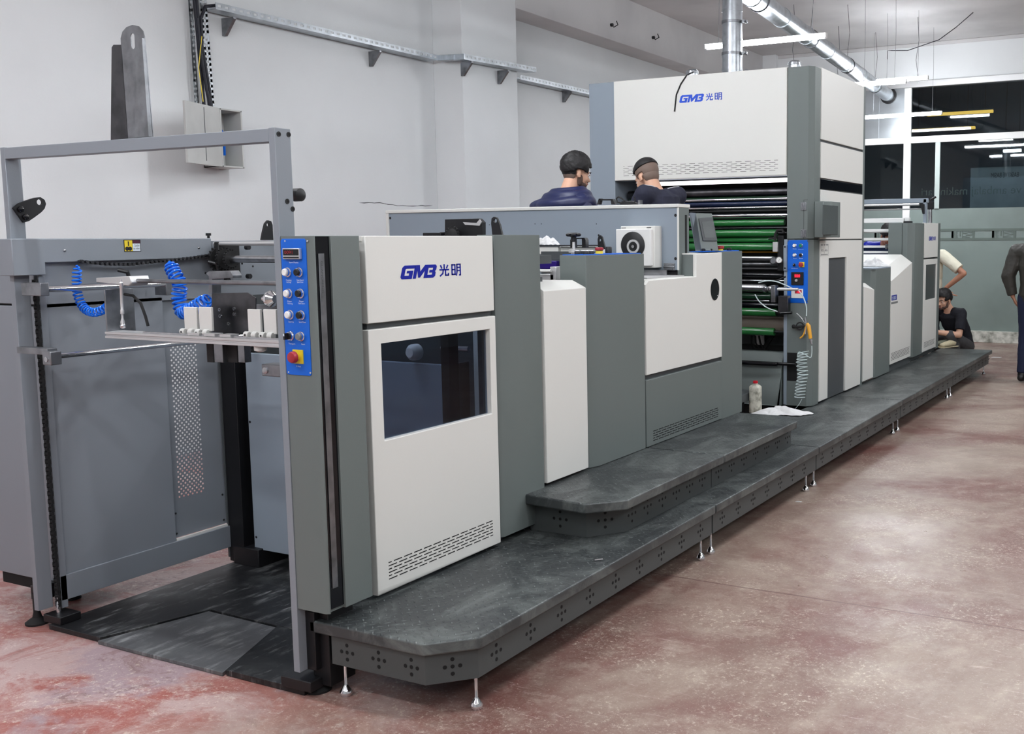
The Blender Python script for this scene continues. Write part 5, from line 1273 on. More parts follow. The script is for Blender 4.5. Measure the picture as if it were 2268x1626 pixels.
# screen box projecting from the side
bx = [at(1816, 443, X=-2.598), at(1858, 447, X=-2.50)]
za_, zb_2 = at(1830, 446, X=-2.52).z, at(1830, 526, X=-2.52).z
ya_, ybx = at(1816, 480, X=-2.52).y, at(1857, 480, X=-2.50).y
hm = MB().prism([(-2.60, 7.60), (-2.53, 7.60), (-2.485, 7.66), (-2.485, ybx), (-2.60, ybx)], 'Z', zb_2, za_).build('screen_box', 'grey_panel', tw, bev=.004)
y_a, y_b = at(1822, 480, X=-2.485).y, at(1855, 480, X=-2.485).y
MB().box(-2.486, -2.481, y_a, y_b, zb_2+.02, za_-.03).build('screen', 'screen', hm, bev=.002)
# blue control plate on the lower column
def K(px, py): return at(px, py, Y=Yt0-.004)
xa, xb_, zA, zB = K(1744, 600).x, K(1791, 600).x, K(1760, 532).z, K(1760, 671).z
cpl = MB().box(xa, xb_-.006, Yt0-.004, Yt0, zB, zA).build('control_panel', 'blue', tw, bev=.001)
for px, py in ((1746, 534), (1789, 534), (1749, 667), (1788, 667)): MB().lathe(K(px, py), NF, [(0, .005), (.002, .004)], 8).build('screw', 'chrome', cpl)
push_button(cpl, K(1760, 544), NF, .013, 'white_plastic'); push_button(cpl, K(1774, 544), NF, .013, 'green_button')
push_button(cpl, K(1760, 565), NF, .013, 'white_plastic'); push_button(cpl, K(1774, 565), NF, .013, 'black')
selector(cpl, K(1760, 587), NF, .012); estop(cpl, K(1776, 586), NF, .018, pw=.04)
def labk(s, px, py, w, mt='white_mark'):
    p = K(px, py); textmesh('lettering', s, p-XA*w/2, XA, ZA, .009, mt, cpl, width=w)
for s_, px, py, w_ in (('Ready', 1760, 552, .03), ('Pressure Up', 1774, 553, .04), ('Start', 1761, 573, .03), ('Stop', 1774, 573, .03), ('Local Remote', 1760, 595, .05)): labk(s_, px, py, w_)
a_, b_ = K(1753, 631), K(1780, 603)
d1 = MB().box(a_.x, b_.x, Yt0-.012, Yt0-.004, a_.z, b_.z).build('speed_display', 'black', cpl, bev=.001)
MB().box(a_.x+.025, b_.x-.025, Yt0-.013, Yt0-.012, a_.z+.055, b_.z-.014).build('window', 'dark_red', d1)
textmesh('digits', '020', V(a_.x+.03, Yt0-.0135, a_.z+.062), XA, ZA, .024, 'led_red', d1, width=.042)
c = K(1765, 621); MB().lathe(V(c.x, Yt0-.012, c.z), NF, [(0, .011), (.012, .010)], 14).build('knob', 'alu', d1)
a_, b_ = K(1753, 660), K(1779, 640)
d2 = MB().box(a_.x, b_.x, Yt0-.01, Yt0-.004, a_.z, b_.z).build('temperature_display', 'white_plastic', cpl, bev=.001)
MB().box(a_.x+.03, b_.x-.01, Yt0-.011, Yt0-.01, a_.z+.035, b_.z-.008).build('window', 'dark_red', d2)
textmesh('digits', '.20', V(a_.x+.045, Yt0-.0115, a_.z+.04), XA, ZA, .02, 'led_red', d2, width=.032)
# notch with dark recess low on the column
a_, b_ = K(1743, 843), K(1765, 782)
MB().box(a_.x, b_.x, Yt0-.002, Yt0, a_.z, b_.z).build('dark_recess', 'gap', tw)
MB().cyl(V(-3.5, Yt0-.03, K(1750, 806).z), V(b_.x, Yt0-.03, K(1750, 806).z), .013, 16).build('drive_shaft', 'black_gloss', tw)
mb = MB().box(a_.x-.03, a_.x-.004, Yt0-.002, Yt0+.02, .28, zsep).build('inner_column_strip', 'blue_grey_lit', tw)
# ---- rollers between the columns
def roller(y0_, y1_, m_, x_end=None, Y=7.66, x_start=None, shaft=None, nm='roller'):
    zc = (at(1700, y0_, Y=Y).z+at(1700, y1_, Y=Y).z)/2; r_ = abs(at(1700, y0_, Y=Y).z-at(1700, y1_, Y=Y).z)/2
    xe = xw1-.01 if x_end is None else at(x_end, 600, Y=Y).x
    o = MB().lathe((xl1+.02, Y+r_, zc), XA, [(0, r_*.95), (.004, r_), (xe-xl1-.024, r_), (xe-xl1-.02, r_*.95)], 28).build(nm, m_, tw)
    if shaft: MB().cyl((xe, Y+r_, zc), (min(xw1, xe+.25), Y+r_, zc), r_*.35, 14).build('shaft', shaft, o)
roller(414, 434, 'dark_steel', Y=7.72); roller(432, 441, 'dark_green', Y=7.75); roller(438, 443, 'chrome', Y=7.64, nm='guide_bar')
roller(445, 456, 'dark_blue', Y=7.70); roller(457, 461, 'chrome', Y=7.64, nm='guide_bar'); roller(461, 472, 'black', Y=7.74)
roller(472, 482, 'chrome', Y=7.66); roller(482, 486, 'black', Y=7.7)
roller(486, 500, 'green_roller', 1735); roller(501, 507, 'dull_steel', Y=7.72, nm='guide_bar'); roller(508, 524, 'green_roller', 1719, shaft='black'); roller(525, 537, 'green_roller', 1721, Y=7.70, shaft='black')
roller(538, 555, 'green_roller', 1711, shaft='dull_steel'); roller(556, 560, 'gun_yellow', Y=7.75, nm='guide_bar'); roller(567, 577, 'steel', 1712); roller(580, 590, 'dull_steel', Y=7.7)
roller(592, 600, 'black', Y=7.70); roller(604, 616, 'black_gloss', Y=7.66); roller(620, 624, 'steel', Y=7.66, nm='guide_bar'); roller(630, 647, 'steel', 1692, shaft='dull_steel', Y=7.6)
roller(649, 664, 'dark_green', 1706); roller(665, 669, 'chrome', 1703, nm='guide_bar'); roller(670, 684, 'black_gloss'); roller(684, 701, 'green_roller', 1717, shaft='black', Y=7.6)
roller(702, 738, 'brown_roller', Y=7.68); roller(727, 744, 'green_roller', 1713, shaft='black', Y=7.58)
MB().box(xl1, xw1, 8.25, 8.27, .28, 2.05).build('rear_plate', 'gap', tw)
MB().box(xl1, xw1, 7.95, 7.97, .28, G(1700, 742, 7.95).z).build('lower_back_plate', 'dark_grey', tw)
mb = MB().box(-3.4, -2.85, 7.86, 7.90, G(1700, 775, 7.86).z, G(1700, 765, 7.86).z)
mb.bar(at(1690, 775, Y=7.86), at(1712, 742, Y=7.86), .02, .03).build('linkage', 'rubber', tw)
for k in range(3):
    MB().tube([at(1665+k*8, 744, Y=7.85), at(1664+k*10, 760, Y=7.83), at(1672+k*9, 772, Y=7.85), at(1690+k*6, 776, Y=7.87)], .008, 8).build('cable', 'rubber', tw)
MB().box(at(1672, 760, Y=7.88).x, at(1692, 760, Y=7.88).x, 7.88, 7.9, G(1700, 774, 7.88).z, G(1700, 744, 7.88).z).build('bearing_plate', 'alu', tw)
zc0 = G(1700, 783, 7.5).z
MB().prism([(7.45, .275), (7.50, .275), (7.50, .44), (7.54, .50), (7.54, .56), (7.62, zc0), (7.70, zc0), (7.70, .275)], 'X', xl1, xw1-.035).build('lower_cover', 'grey_panel', tw, bev=.004)
MB().cyl(V(xl1, 7.47, G(1700, 806, 7.47).z), V(xw1-.04, 7.47, G(1700, 806, 7.47).z), .016, 18).build('guard_rod', 'black_gloss', tw)
MB().box(xl1-.1, xw1, 7.5, 8.8, .05, .275).build('base', 'black', tw)
# clamps, gauge, brackets at the roller ends
gz = at(1726, 576, Y=7.5)
ga = MB().lathe(gz, (.25, -1, 0), [(0, .024), (.018, .026), (.02, .024)], 24).build('pressure_gauge', 'chrome', tw)
MB().lathe(gz+V(.25, -1, 0).normalized()*.0202, (.25, -1, 0), [(0, .021), (.001, .021)], 24).build('dial_face', 'white_plastic', ga)
MB().bar(gz+V(.0056, -.0225, -.012)+V(-.008, 0, 0), gz+V(.0056, -.0225, .008)+V(.006, 0, 0), .0025, .001).build('needle', 'black', ga)
MB().lathe(at(1716, 578, Y=7.56), (0, -1, 0), [(-.02, .03), (0, .034), (.03, .03), (.04, .02)], 22).build('regulator', 'dull_steel', tw)
MB().box(at(1711, 560, Y=7.56).x, at(1722, 560, Y=7.56).x, 7.56, 7.62, at(1715, 558, Y=7.56).z, at(1715, 536, Y=7.56).z).build('valve_block', 'alu', tw, bev=.003)
MB().box(at(1722, 560, Y=7.58).x, at(1735, 560, Y=7.58).x, 7.58, 7.66, at(1715, 600, Y=7.58).z, at(1715, 522, Y=7.58).z).build('side_block', 'black', tw, bev=.003)
lv = at(1722, 516, Y=7.52)
MB().tube([lv+V(-.02, 0, -.06), lv+V(-.018, 0, -.01), lv+V(0, 0, .02), lv+V(.04, 0, .022), lv+V(.05, 0, 0)], .011, 10).build('toggle_handle', 'rubber', tw)
MB().tube([at(1702, 529, Y=7.55), at(1722, 527, Y=7.55)], .007, 8).build('lever', 'black', tw)
bkp = MB().box(at(1735, 560, Y=7.54).x, at(1742, 560, Y=7.54).x, 7.54, 7.56, at(1738, 600, Y=7.54).z, at(1738, 543, Y=7.54).z).build('bracket_plate', 'blue_grey_lit', tw, bev=.002)
screws(bkp, [at(1738.5, y, Y=7.54) for y in (547, 594)], NF, .007, 'black')
MB().cyl(at(1722, 641, Y=7.35), at(1768, 641, Y=7.35), .011, 16).build('adjusting_rod', 'alu', tw)
MB().lathe(at(1692, 640, Y=7.5), XA, [(0, .03), (.02, .032), (.03, .02), (.05, .028), (.07, .026), (.08, .012)], 20).build('chuck', 'steel', tw)
MB().box(at(1707, 650, Y=7.45).x, at(1717, 650, Y=7.45).x, 7.45, 7.52, at(1712, 670, Y=7.45).z, at(1712, 632, Y=7.45).z).build('clamp_block', 'dull_steel', tw, bev=.003)
MB().box(at(1725, 680, Y=7.5).x, at(1747, 680, Y=7.5).x, 7.48, 7.54, at(1735, 694, Y=7.5).z, at(1735, 655, Y=7.5).z).build('bearing_bracket', 'dark_steel', tw, bev=.003)
MB().cyl(at(1728, 694, Y=7.46), at(1754, 693, Y=7.46), .011, 14).build('pin', 'black_gloss', tw)
MB().tube([at(x, y, Y=7.45) for x, y in ((1715, 623), (1719, 622), (1727, 619), (1740, 613))], .007, 8).build('lever', 'black', tw)
# reflective shape inside smoked band is left to the reflections
# ---- air gun on its coiled clear hose
ag = thing('air_blow_gun', tuple(at(1790, 740, Y=7.5)), 'yellow air blow gun hanging on the front of the tower column', 'air gun')
Yg = 7.50
def TU(pts, r, nm, m_, par, Y=Yg, n=8):
    P_ = [at(x, y, Y=Y) for x, y in pts]; sm = []
    for i in range(len(P_)-1):
        p0_, p1_, p2_, p3_ = P_[max(i-1, 0)], P_[i], P_[i+1], P_[min(i+2, len(P_)-1)]
        for k in range(6):
            t = k/6; sm.append(.5*((2*p1_)+(p2_-p0_)*t+(2*p0_-5*p1_+4*p2_-p3_)*t*t+(3*p1_-p0_-3*p2_+p3_)*t**3))
    sm.append(P_[-1]); return MB().tube(sm, r, n).build(nm, m_, par)
MB().tube([at(1787, 717, Y=Yg), at(1791, 722, Y=Yg), at(1795, 750, Y=Yg)], [.013, .016, .014], 12).build('grip', 'gun_yellow', ag)
TU([(1785, 722), (1782, 735), (1778, 744), (1772, 749)], .006, 'trigger', 'gun_yellow', ag)
TU([(1783, 703), (1785, 712), (1786, 725), (1784, 740)], .006, 'nozzle', 'steel', ag)
MB().lathe(at(1796, 751, Y=Yg), at(1798, 765, Y=Yg)-at(1796, 751, Y=Yg), [(0, .012), (.02, .012), (.022, .008), (.04, .008)], 14).build('coupling', 'chrome', ag)
mh = MB().tubering(at(1772, 722, Y=7.52), (.3, -1, 0), .022, .032, .02, 20); mho = mh.build('holder_ring', 'rubber', ag)
TU([(1755, 725), (1768, 724), (1782, 722)], .009, 'holder_arm', 'rubber', ag)
MB().ball(at(1758, 723, Y=7.5), .016, 12, 8).build('holder_knob', 'rubber', ag)
TU([(1764, 694), (1775, 705), (1783, 716)], .005, 'short_tube', 'steel', ag)
ch = thing('clear_air_hose', tuple(at(1780, 870, Y=7.5)), 'clear coiled plastic air hose below the blow gun, reaching down to the platform', 'air hose')
C_ = [at(x, y, Y=7.49) for x, y in ((1782, 778), (1778, 800), (1781, 830), (1776, 856), (1774, 880))]
pts = []; Kn = 14*14
for i in range(Kn+1):
    t = i/Kn; s_ = t*4; k = min(3, int(s_)); c = C_[k].lerp(C_[k+1], s_-k); th = 2*math.pi*14*t
    pts.append(c+V(.042*math.cos(th), -.03+.03*math.sin(th), .006*math.cos(th)))
MB().tube(pts, .0032, 6).build('coil', 'clear_hose', ch)
TU([(1798, 766), (1798, 782), (1795, 792), (1784, 786), (1770, 780), (1766, 788)], .0035, 'upper_end', 'clear_hose', ch, Y=7.47)
TU([(1768, 642), (1779, 658), (1786, 680), (1786, 700)], .0045, 'feed_tube', 'clear_hose', ch, Y=7.46)
TU([(1680, 626), (1700, 622), (1720, 624), (1740, 632), (1760, 641)], .0045, 'feed_tube', 'clear_hose', ch, Y=7.44)
TU([(1672, 652), (1682, 668), (1700, 682), (1722, 690)], .0045, 'feed_tube', 'clear_hose', ch, Y=7.44)
TU([(1776, 884), (1770, 895), (1762, 905)], .002, 'tail', 'clear_hose', ch, Y=7.44)
# ---- bottle and cloth on the platform
pb = at(1673, 914, Z=.27)
bt = thing('plastic_bottle', (pb.x, pb.y, .27), 'grubby off-white plastic bottle with a red cap, standing on the platform', 'bottle')
hb = at(1673, 843, Y=pb.y).z-.27; wb_ = (at(1686, 880, Y=pb.y).x-at(1661, 880, Y=pb.y).x)/2*.98
mb = MB(); rings = []
for (t, s_) in ((0, .9), (.01, .98), (.03, 1), (.78, 1), (.82, .95), (.86, .7), (.885, .42), (.93, .38)):
    rings.append([mb.bm.verts.new((pb.x+math.copysign(abs(math.cos(a))**.55, math.cos(a))*wb_*s_, pb.y+math.copysign(abs(math.sin(a))**.55, math.sin(a))*wb_*.8*s_, .27+hb*t)) for a in [2*math.pi*i/28 for i in range(28)]])
mb.loft(rings); mb.build('body', 'bottle', bt, smooth=60)
MB().lathe((pb.x, pb.y, .27+hb*.92), ZA, [(0, wb_*.42), (hb*.06, wb_*.42), (hb*.075, wb_*.3)], 18).build('cap', 'red', bt)
pc = at(1728, 916, Z=.272)
cloth('cleaning_cloth', pc.x, pc.y, .271, .20, .13, .05, 'crumpled white cloth lying on the platform beside the bottle', 9, rot=.4)

# ================================================================ feeder-side units beyond the tower
fc = thing('narrow_cover', (-2.75, 9.1, .3), 'narrow white cover with sloped top just beyond the tall tower', 'machine cover')
mb = MB(); bm = mb.bm; y0, y1 = 8.962, 9.29
vs = [bm.verts.new(q) for q in ((-2.60, y0, .295), (-2.60, y1, .295), (-2.60, y1, 1.10), (-2.60, y0, 1.14), (-2.66, y0, 1.18), (-2.66, y1-.1, 1.165), (-3.0, y0, 1.18), (-3.0, y1-.1, 1.165), (-3.0, y0, .295), (-3.0, y1, .295), (-3.0, y1, 1.10))]
for f_ in ((0, 1, 2, 3), (3, 2, 5, 4), (4, 5, 7, 6), (0, 3, 4, 6, 8), (1, 9, 10, 2), (2, 10, 7, 5), (6, 7, 10, 9, 8), (0, 8, 9, 1)): mb._f([vs[i] for i in f_])
mb.build('panel', 'white_panel', fc, bev=.0025)
fk = thing('grey_console', (-2.75, 9.6, .28), 'low grey console cabinet beyond the tower, with a white cloth on its top', 'machine cabinet')
MB().prism([(-2.70, 9.305), (-2.64, 9.305), (-2.602, 9.35), (-2.602, 9.865), (-3.1, 9.865), (-3.1, 9.305)], 'Z', .28, 1.284).build('body', 'grey_panel', fk, bev=.002)
MB().box(-3.1, -2.602, 9.305, 9.865, 1.284, 1.297).build('top', 'blue_grey_lit', fk, bev=.002)
p = at(1946, 590, Z=1.297); cloth('white_rag', p.x-.03, p.y-.05, 1.298, .12, .12, .075, 'crumpled white rag on the low grey console beyond the tower', 12, rot=.2)
fw_ = thing('sloped_cover', (-2.75, 10.3, .3), 'large white cover with a diagonal sloping top edge and vent slots, beyond the tower', 'machine cover')
mb = MB(); bm = mb.bm; y0, y1 = 9.885, 10.70
vs = [bm.verts.new(q) for q in ((-2.60, y0, .345), (-2.60, y1, .345), (-2.60, y1, 1.315), (-2.60, y0, 1.155), (-2.70, y0, 1.25), (-2.70, y1-.06, 1.40), (-3.2, y0, 1.25), (-3.2, y1-.06, 1.40), (-3.2, y0, .345), (-3.2, y1, .345))]
for f_ in ((0, 1, 2, 3), (3, 2, 5, 4), (4, 5, 7, 6), (0, 3, 4, 6, 8), (1, 9, 7, 5, 2), (6, 7, 9, 8), (0, 8, 9, 1)): mb._f([vs[i] for i in f_])
swp = mb.build('panel', 'white_panel', fw_, bev=.0025)
o_ = at(1975, 666, X=-2.60); lh = at(1975, 655, X=-2.6).z-o_.z
nm_ = MB().box(-2.60, -2.5985, 9.90, at(1984, 660, X=-2.6).y+.04, o_.z-.0, o_.z+.05).build('model_badge', 'logo_blue', swp)
textmesh('lettering', 'Y1080', V(-2.598, 9.905, o_.z+.008), YA, ZA, .045, 'white_mark', nm_, width=.15)
MB().box(-2.60, -2.5988, 9.89, 10.14, o_.z-.035, o_.z-.015).build('name_strip', 'grey_button', swp)
o_ = at(1973, 807, X=-2.60); e_ = at(2014, 785, X=-2.60)
vent(swp, V(-2.60, 9.92, .385), YA, ZA, .72, .065, 6, .05, .015, th=.4)
fd = thing('feeder_cabinet', (-2.75, 11.4, .3), 'farthest tall machine cabinet with small blue emblem and smoked window', 'machine cabinet')
MB().prism([(-2.86, 10.72), (-2.66, 10.72), (-2.602, 10.80), (-2.602, 11.21), (-2.86, 11.21)], 'Z', .32, 1.722).build('corner_column', 'grey_panel', fd, bev=.002)
MB().box(-2.715, -2.712, 10.718, 10.722, .4, 1.72).build('seam', 'gap', fd)
u_ = MB().box(-2.63, -2.598, 11.225, 11.87, 1.352, 1.728).build('upper_panel', 'white_panel', fd, bev=.003)
lo_ = MB(); wy0_, wy1_ = at(2050, 620, X=-2.6).y, at(2073, 620, X=-2.6).y; wz0_, wz1_ = at(2050, 665, X=-2.6).z, at(2050, 587, X=-2.6).z
framepoly(lo_, -2.615, -2.598, 11.225, 11.87, .33, 1.335, wy0_, wy1_, wz0_, wz1_)
dd = lo_.build('door', 'white_panel', fd, bev=.003)
MB().box(-2.612, -2.608, wy0_, wy1_, wz0_, wz1_).build('smoked_pane', 'hood_black', dd)
MB().box(-2.70, -2.60, 11.88, 12.0, .31, 1.732).build('end_column', 'grey_panel', fd, bev=.002)
MB().box(-2.86, -2.64, 11.215, 11.875, .32, 1.70).build('carcass', 'dark_grey', fd)
o_ = at(2057, 531, X=-2.598); e_ = at(2072, 531, X=-2.598)
logo(u_, V(-2.598, o_.y, at(2064, 533, X=-2.598).z), YA, ZA, e_.y-o_.y, 'logo_blue', height=at(2064, 524, X=-2.598).z-at(2064, 533, X=-2.598).z)
vent(dd, V(-2.598, 11.29, .38), YA, ZA, .5, .05, 5, .05, .015, th=.4)
# feeder head bars
fb_ = thing('feeder_unit', (-3.4, 11.3, 1.3), 'sheet feeder with bright crossbars beyond the tall tower', 'sheet feeder')
Yb_ = 11.0
def barr(x0, x1, y0_, y1_, m_='alu', Y=Yb_, nm='crossbar', rnd=False):
    a_, b_ = at(x0, y1_, Y=Y), at(x1, y0_, Y=Y)
    z0_, z1_ = at((x0+x1)/2, y1_, Y=Y).z, at((x0+x1)/2, y0_, Y=Y).z
    if rnd: return MB().cyl(V(a_.x, Y, (z0_+z1_)/2), V(b_.x, Y, (z0_+z1_)/2), (z1_-z0_)/2, 16).build(nm, m_, fb_)
    return MB().box(a_.x, b_.x, Y-.03, Y+.03, z0_, z1_).build(nm, m_, fb_, bev=.003)
barr(1880, 2056, 441, 451, 'blue_grey_lit', 11.3); barr(1880, 2036, 452, 457, 'alu', 11.2, rnd=True); barr(1880, 2040, 463, 466, 'alu', 11.25, rnd=True)
MB().box(at(2046, 460, Y=11.3).x, at(2053, 460, Y=11.3).x, 11.27, 11.33, 1.72, at(2050, 441, Y=11.3).z).build('upright', 'blue_grey_lit', fb_, bev=.003)
mb = MB().box(at(2055, 460, Y=11.5).x, at(2066, 460, Y=11.5).x, 11.46, 11.54, at(2060, 464, Y=11.5).z, at(2060, 447, Y=11.5).z); mb.build('adjuster', 'black', fb_, bev=.004)
MB().cyl(at(2060, 494, Y=11.5), at(2060, 464, Y=11.5), .022, 14).build('adjuster_post', 'steel', fb_)
MB().tube([at(2061, 447, Y=11.5), at(2062, 442, Y=11.5), at(2073, 436, Y=11.5)], .012, 8).build('lever', 'black', fb_)
MB().prism(P2([(2036, 450), (2046, 452), (2046, 474), (2043, 474), (2040, 460)], 11.2), 'Y', 11.2, 11.24).build('bracket', 'black', fb_)
barr(1880, 2003, 484, 494, 'white_plastic', 11.0); barr(2005, 2015, 482, 490, 'white_plastic', 11.0, nm='sensor_head'); barr(2002, 2020, 490, 494, 'black', 11.0, nm='sensor_base')
barr(1880, 1976, 508, 514, 'white_plastic', 10.9); barr(1880, 1984, 514, 516, 'alu', 10.95); barr(1880, 1982, 527, 533, 'white_plastic', 10.9)
barr(1880, 1963, 544, 549, 'white_plastic', 10.9); barr(1967, 1985, 544, 549, 'white_plastic', 10.9); barr(1880, 1988, 556, 561, 'white_plastic', 10.85); barr(1880, 1984, 570, 574, 'white_plastic', 10.8)
barr(1962, 1966, 541, 552, 'dull_steel', 10.86, nm='clamp')
MB().box(at(1976, 500, Y=11.0).x, at(1992, 500, Y=11.0).x, 10.96, 11.1, at(1985, 512, Y=11).z, at(1985, 494, Y=11).z).build('end_block', 'blue_grey_lit', fb_, bev=.003)
MB().box(at(1984, 500, Y=11.0).x, at(1992, 500, Y=11.0).x, 11.02, 11.1, 1.25, at(1985, 512, Y=11).z).build('end_plate', 'black', fb_)
MB().box(at(1880, 500, Y=11.4).x, at(1984, 500, Y=11.4).x, 11.4, 11.42, 1.0, at(1940, 545, Y=11.4).z).build('inner_plate', 'dark_blue', fb_)
MB().box(-3.9, -3.22, 9.9, 10.7, .27, 1.22).build('machine_bed', 'dark_grey', fb_)
MB().box(-3.18, -2.62, 9.9, 10.69, .271, .40).build('base', 'dark_grey', fw_)
MB().box(-2.85, -2.64, 10.75, 11.99, .271, .33).build('base', 'dark_grey', fd)
MB().box(-2.99, -2.64, 8.97, 9.28, .271, .33).build('base', 'dark_grey', fc)
MB().tube([at(x, y, Y=10.7) for x, y in ((1956, 596), (1966, 578), (1975, 570), (1985, 566))], .01, 8).build('cable', 'rubber', fb_)
# papers / tools on the floor far away
"""end e"""
# ================================================================ people
def capsule(mb, a, b, ra, rb, n=14):
    a, b = Vector(a), Vector(b)
    mb.ball(a, ra, n, 8); mb.ball(b, rb, n, 8); mb.cyl(a, b, ra*.995, n, rb*.995)
def chainlimb(mb, pts, rs):
    for i in range(len(pts)-1): capsule(mb, pts[i], pts[i+1], rs[i], rs[i+1])
def eloft(mb, rings):
    """closed loft of elliptical rings: (centre, right vector, front vector, rx, ry)"""
    rr = []
    for c, X_, Y_, rx, ry in rings:
        rr.append([mb.bm.verts.new(Vector(c)+Vector(X_)*(rx*math.copysign(abs(math.cos(t))**.85, math.cos(t)))+Vector(Y_)*(ry*math.sin(t))) for t in [2*math.pi*i/24 for i in range(24)]])
    mb.loft(rr)
def finish(mb, name, mt, parent, voxel=.007, smooth=4, fac=.5):
    o = mb.build(name, mt, parent, smooth=180)
    r = o.modifiers.new('remesh', 'REMESH'); r.mode = 'VOXEL'; r.voxel_size = voxel; r.use_smooth_shade = True
    if smooth:
        s = o.modifiers.new('smooth', 'SMOOTH'); s.factor = fac; s.iterations = smooth
    return o
def hand(mb, wrist, d, palm_n, side, curl=.5, L=.18):
    """five fingers; d along the hand, palm_n out of the palm, side +1 thumb on d x palm_n"""
    d, pn = Vector(d).normalized(), Vector(palm_n).normalized(); s = d.cross(pn).normalized()*side
    w0 = Vector(wrist); kn = w0+d*L*.48
    for t in (-.3, 0, .3): capsule(mb, w0+s*t*.05, kn+s*t*.085, .015, .013, 8)
    for i, (off, fl) in enumerate(((.030, .40), (.010, .46), (-.011, .43), (-.031, .33))):
        p = kn+s*off; dd = d.copy(); q = p
        for k, seg in enumerate((.45, .32, .23)):
            dd = (dd+pn*curl*(.45+.25*k)).normalized(); e = q+dd*L*fl*seg*1.15; capsule(mb, q, e, .0085-.0008*k, .0078-.0008*k, 8); q = e
    p = w0+d*L*.16+s*.024; dd = (d*.6+s*.75+pn*.25).normalized()
    for k, seg in enumerate((.2, .17, .13)):
        e = p+dd*L*seg; capsule(mb, p, e, .011-.001*k, .010-.001*k, 8); p = e; dd = (dd+d*.35+pn*.2).normalized()
def person(base, yaw, label, J=None, head_yaw=0, head_pitch=0, lean=None, shirt=None, trousers='grey_trousers', skin='skin', sleeve='short', hair='short', beard=False, scale=1.0, torso=None, extra=None, name='person', hand_curl=.45, vox=.007, collar=None, shoes='black'):
    e = thing(name, base, label, 'person')
    cy, sy = math.cos(yaw), math.sin(yaw)
    def W(p): # local (right, forward, up) to world; yaw 0 looks along +Y
        x, y, z = [v*scale for v in p]
        return Vector((base[0]+x*cy-y*sy, base[1]+x*sy+y*cy, base[2]+z))
    D = dict(pelvis=(0, 0, .95), waist=(0, .0, 1.08), chest=(0, 0, 1.27), top=(0, -.01, 1.41), neck=(0, -.01, 1.47), head=(0, .015, 1.545),
             shR=(.185, -.01, 1.42), shL=(-.185, -.01, 1.42), elR=(.235, -.03, 1.13), elL=(-.235, -.03, 1.13), wrR=(.25, .05, .88), wrL=(-.25, .05, .88),
             hipR=(.085, 0, .92), hipL=(-.085, 0, .92), knR=(.10, .02, .50), knL=(-.10, .02, .50), anR=(.10, -.02, .085), anL=(-.10, -.02, .085), toR=(.12, .13, .03), toL=(-.12, .13, .03))
    D.update(J or {}); P = {k: W(v) for k, v in D.items()}
    Xv, Yv = V(cy, sy, 0), V(-sy, cy, 0)
    def spine(g):
        out = []
        seq = [('pelvis', .155, .112), ('waist', .142, .100), ('chest', .165, .118), ('top', .150, .095), ('neck', .065, .062)]
        for i, (k, rx, ry) in enumerate(seq):
            a = P[seq[max(i-1, 0)][0]]; b = P[seq[min(i+1, 4)][0]]; d = (b-a).normalized()
            R_ = (P['shR']-P['shL']).normalized() if k in ('chest', 'top') else Xv
            F_ = d.cross(R_).normalized()*-1 if False else R_.cross(d).normalized()*-1
            out.append((P[k], R_, F_, (rx+g)*scale, (ry+g)*scale))
        p0 = out[0]; out.insert(0, (p0[0]-(P['waist']-P['pelvis']).normalized()*.10*scale, p0[1], p0[2], p0[3]*.72, p0[4]*.72))
        return out
    # head frame
    hy, hp = yaw+head_yaw, head_pitch
    Hr = V(math.cos(hy), math.sin(hy), 0); Hf0 = V(-math.sin(hy), math.cos(hy), 0)
    Hf = Hf0*math.cos(hp)-ZA*math.sin(hp); Hu = Hf0*math.sin(hp)+ZA*math.cos(hp)
    def H(x, y, z): return P['head']+(Hr*x+Hf*y+Hu*z)*scale
    def hell(mb, c, r, n=20):
        """ellipsoid in the head frame"""
        C = H(*c); rings = []
        for j in range(1, 12):
            t = math.pi*j/12
            rings.append([mb.bm.verts.new(C+(Hr*(r[0]*math.sin(t)*math.cos(a))+Hf*(r[1]*math.sin(t)*math.sin(a))+Hu*(r[2]*math.cos(t)))*scale) for a in [2*math.pi*i/n for i in range(n)]])
        mb.loft(rings)
    mb = MB()
    eloft(mb, spine(-.012))
    chainlimb(mb, [P['top'], P['neck'], H(0, -.008, .03)], [.075*scale, .060*scale, .056*scale])
    hell(mb, (0, -.004, .098), (.074, .092, .084)); hell(mb, (0, .040, .045), (.060, .056, .075)); hell(mb, (0, .044, -.004), (.050, .046, .036))
    capsule(mb, H(0, .080, -.026), H(0, .078, -.02), .019*scale, .021*scale, 10)
    for s in (-1, 1):
        hell(mb, (s*.034, .068, .030), (.026, .022, .026)); hell(mb, (s*.077, -.004, .045), (.008, .019, .031)); hell(mb, (s*.079, .008, .028), (.007, .009, .012))
        capsule(mb, H(0, .092, .078), H(s*.04, .078, .080), .011*scale, .010*scale, 8)
        capsule(mb, H(s*.010, .106, .028), H(s*.012, .100, .03), .008*scale, .008*scale, 8)
    chainlimb(mb, [H(0, .090, .068), H(0, .103, .045), H(0, .114, .030)], [.008*scale, .010*scale, .011*scale])
    capsule(mb, H(-.016, .094, .003), H(.016, .094, .003), .008*scale, .008*scale, 8)
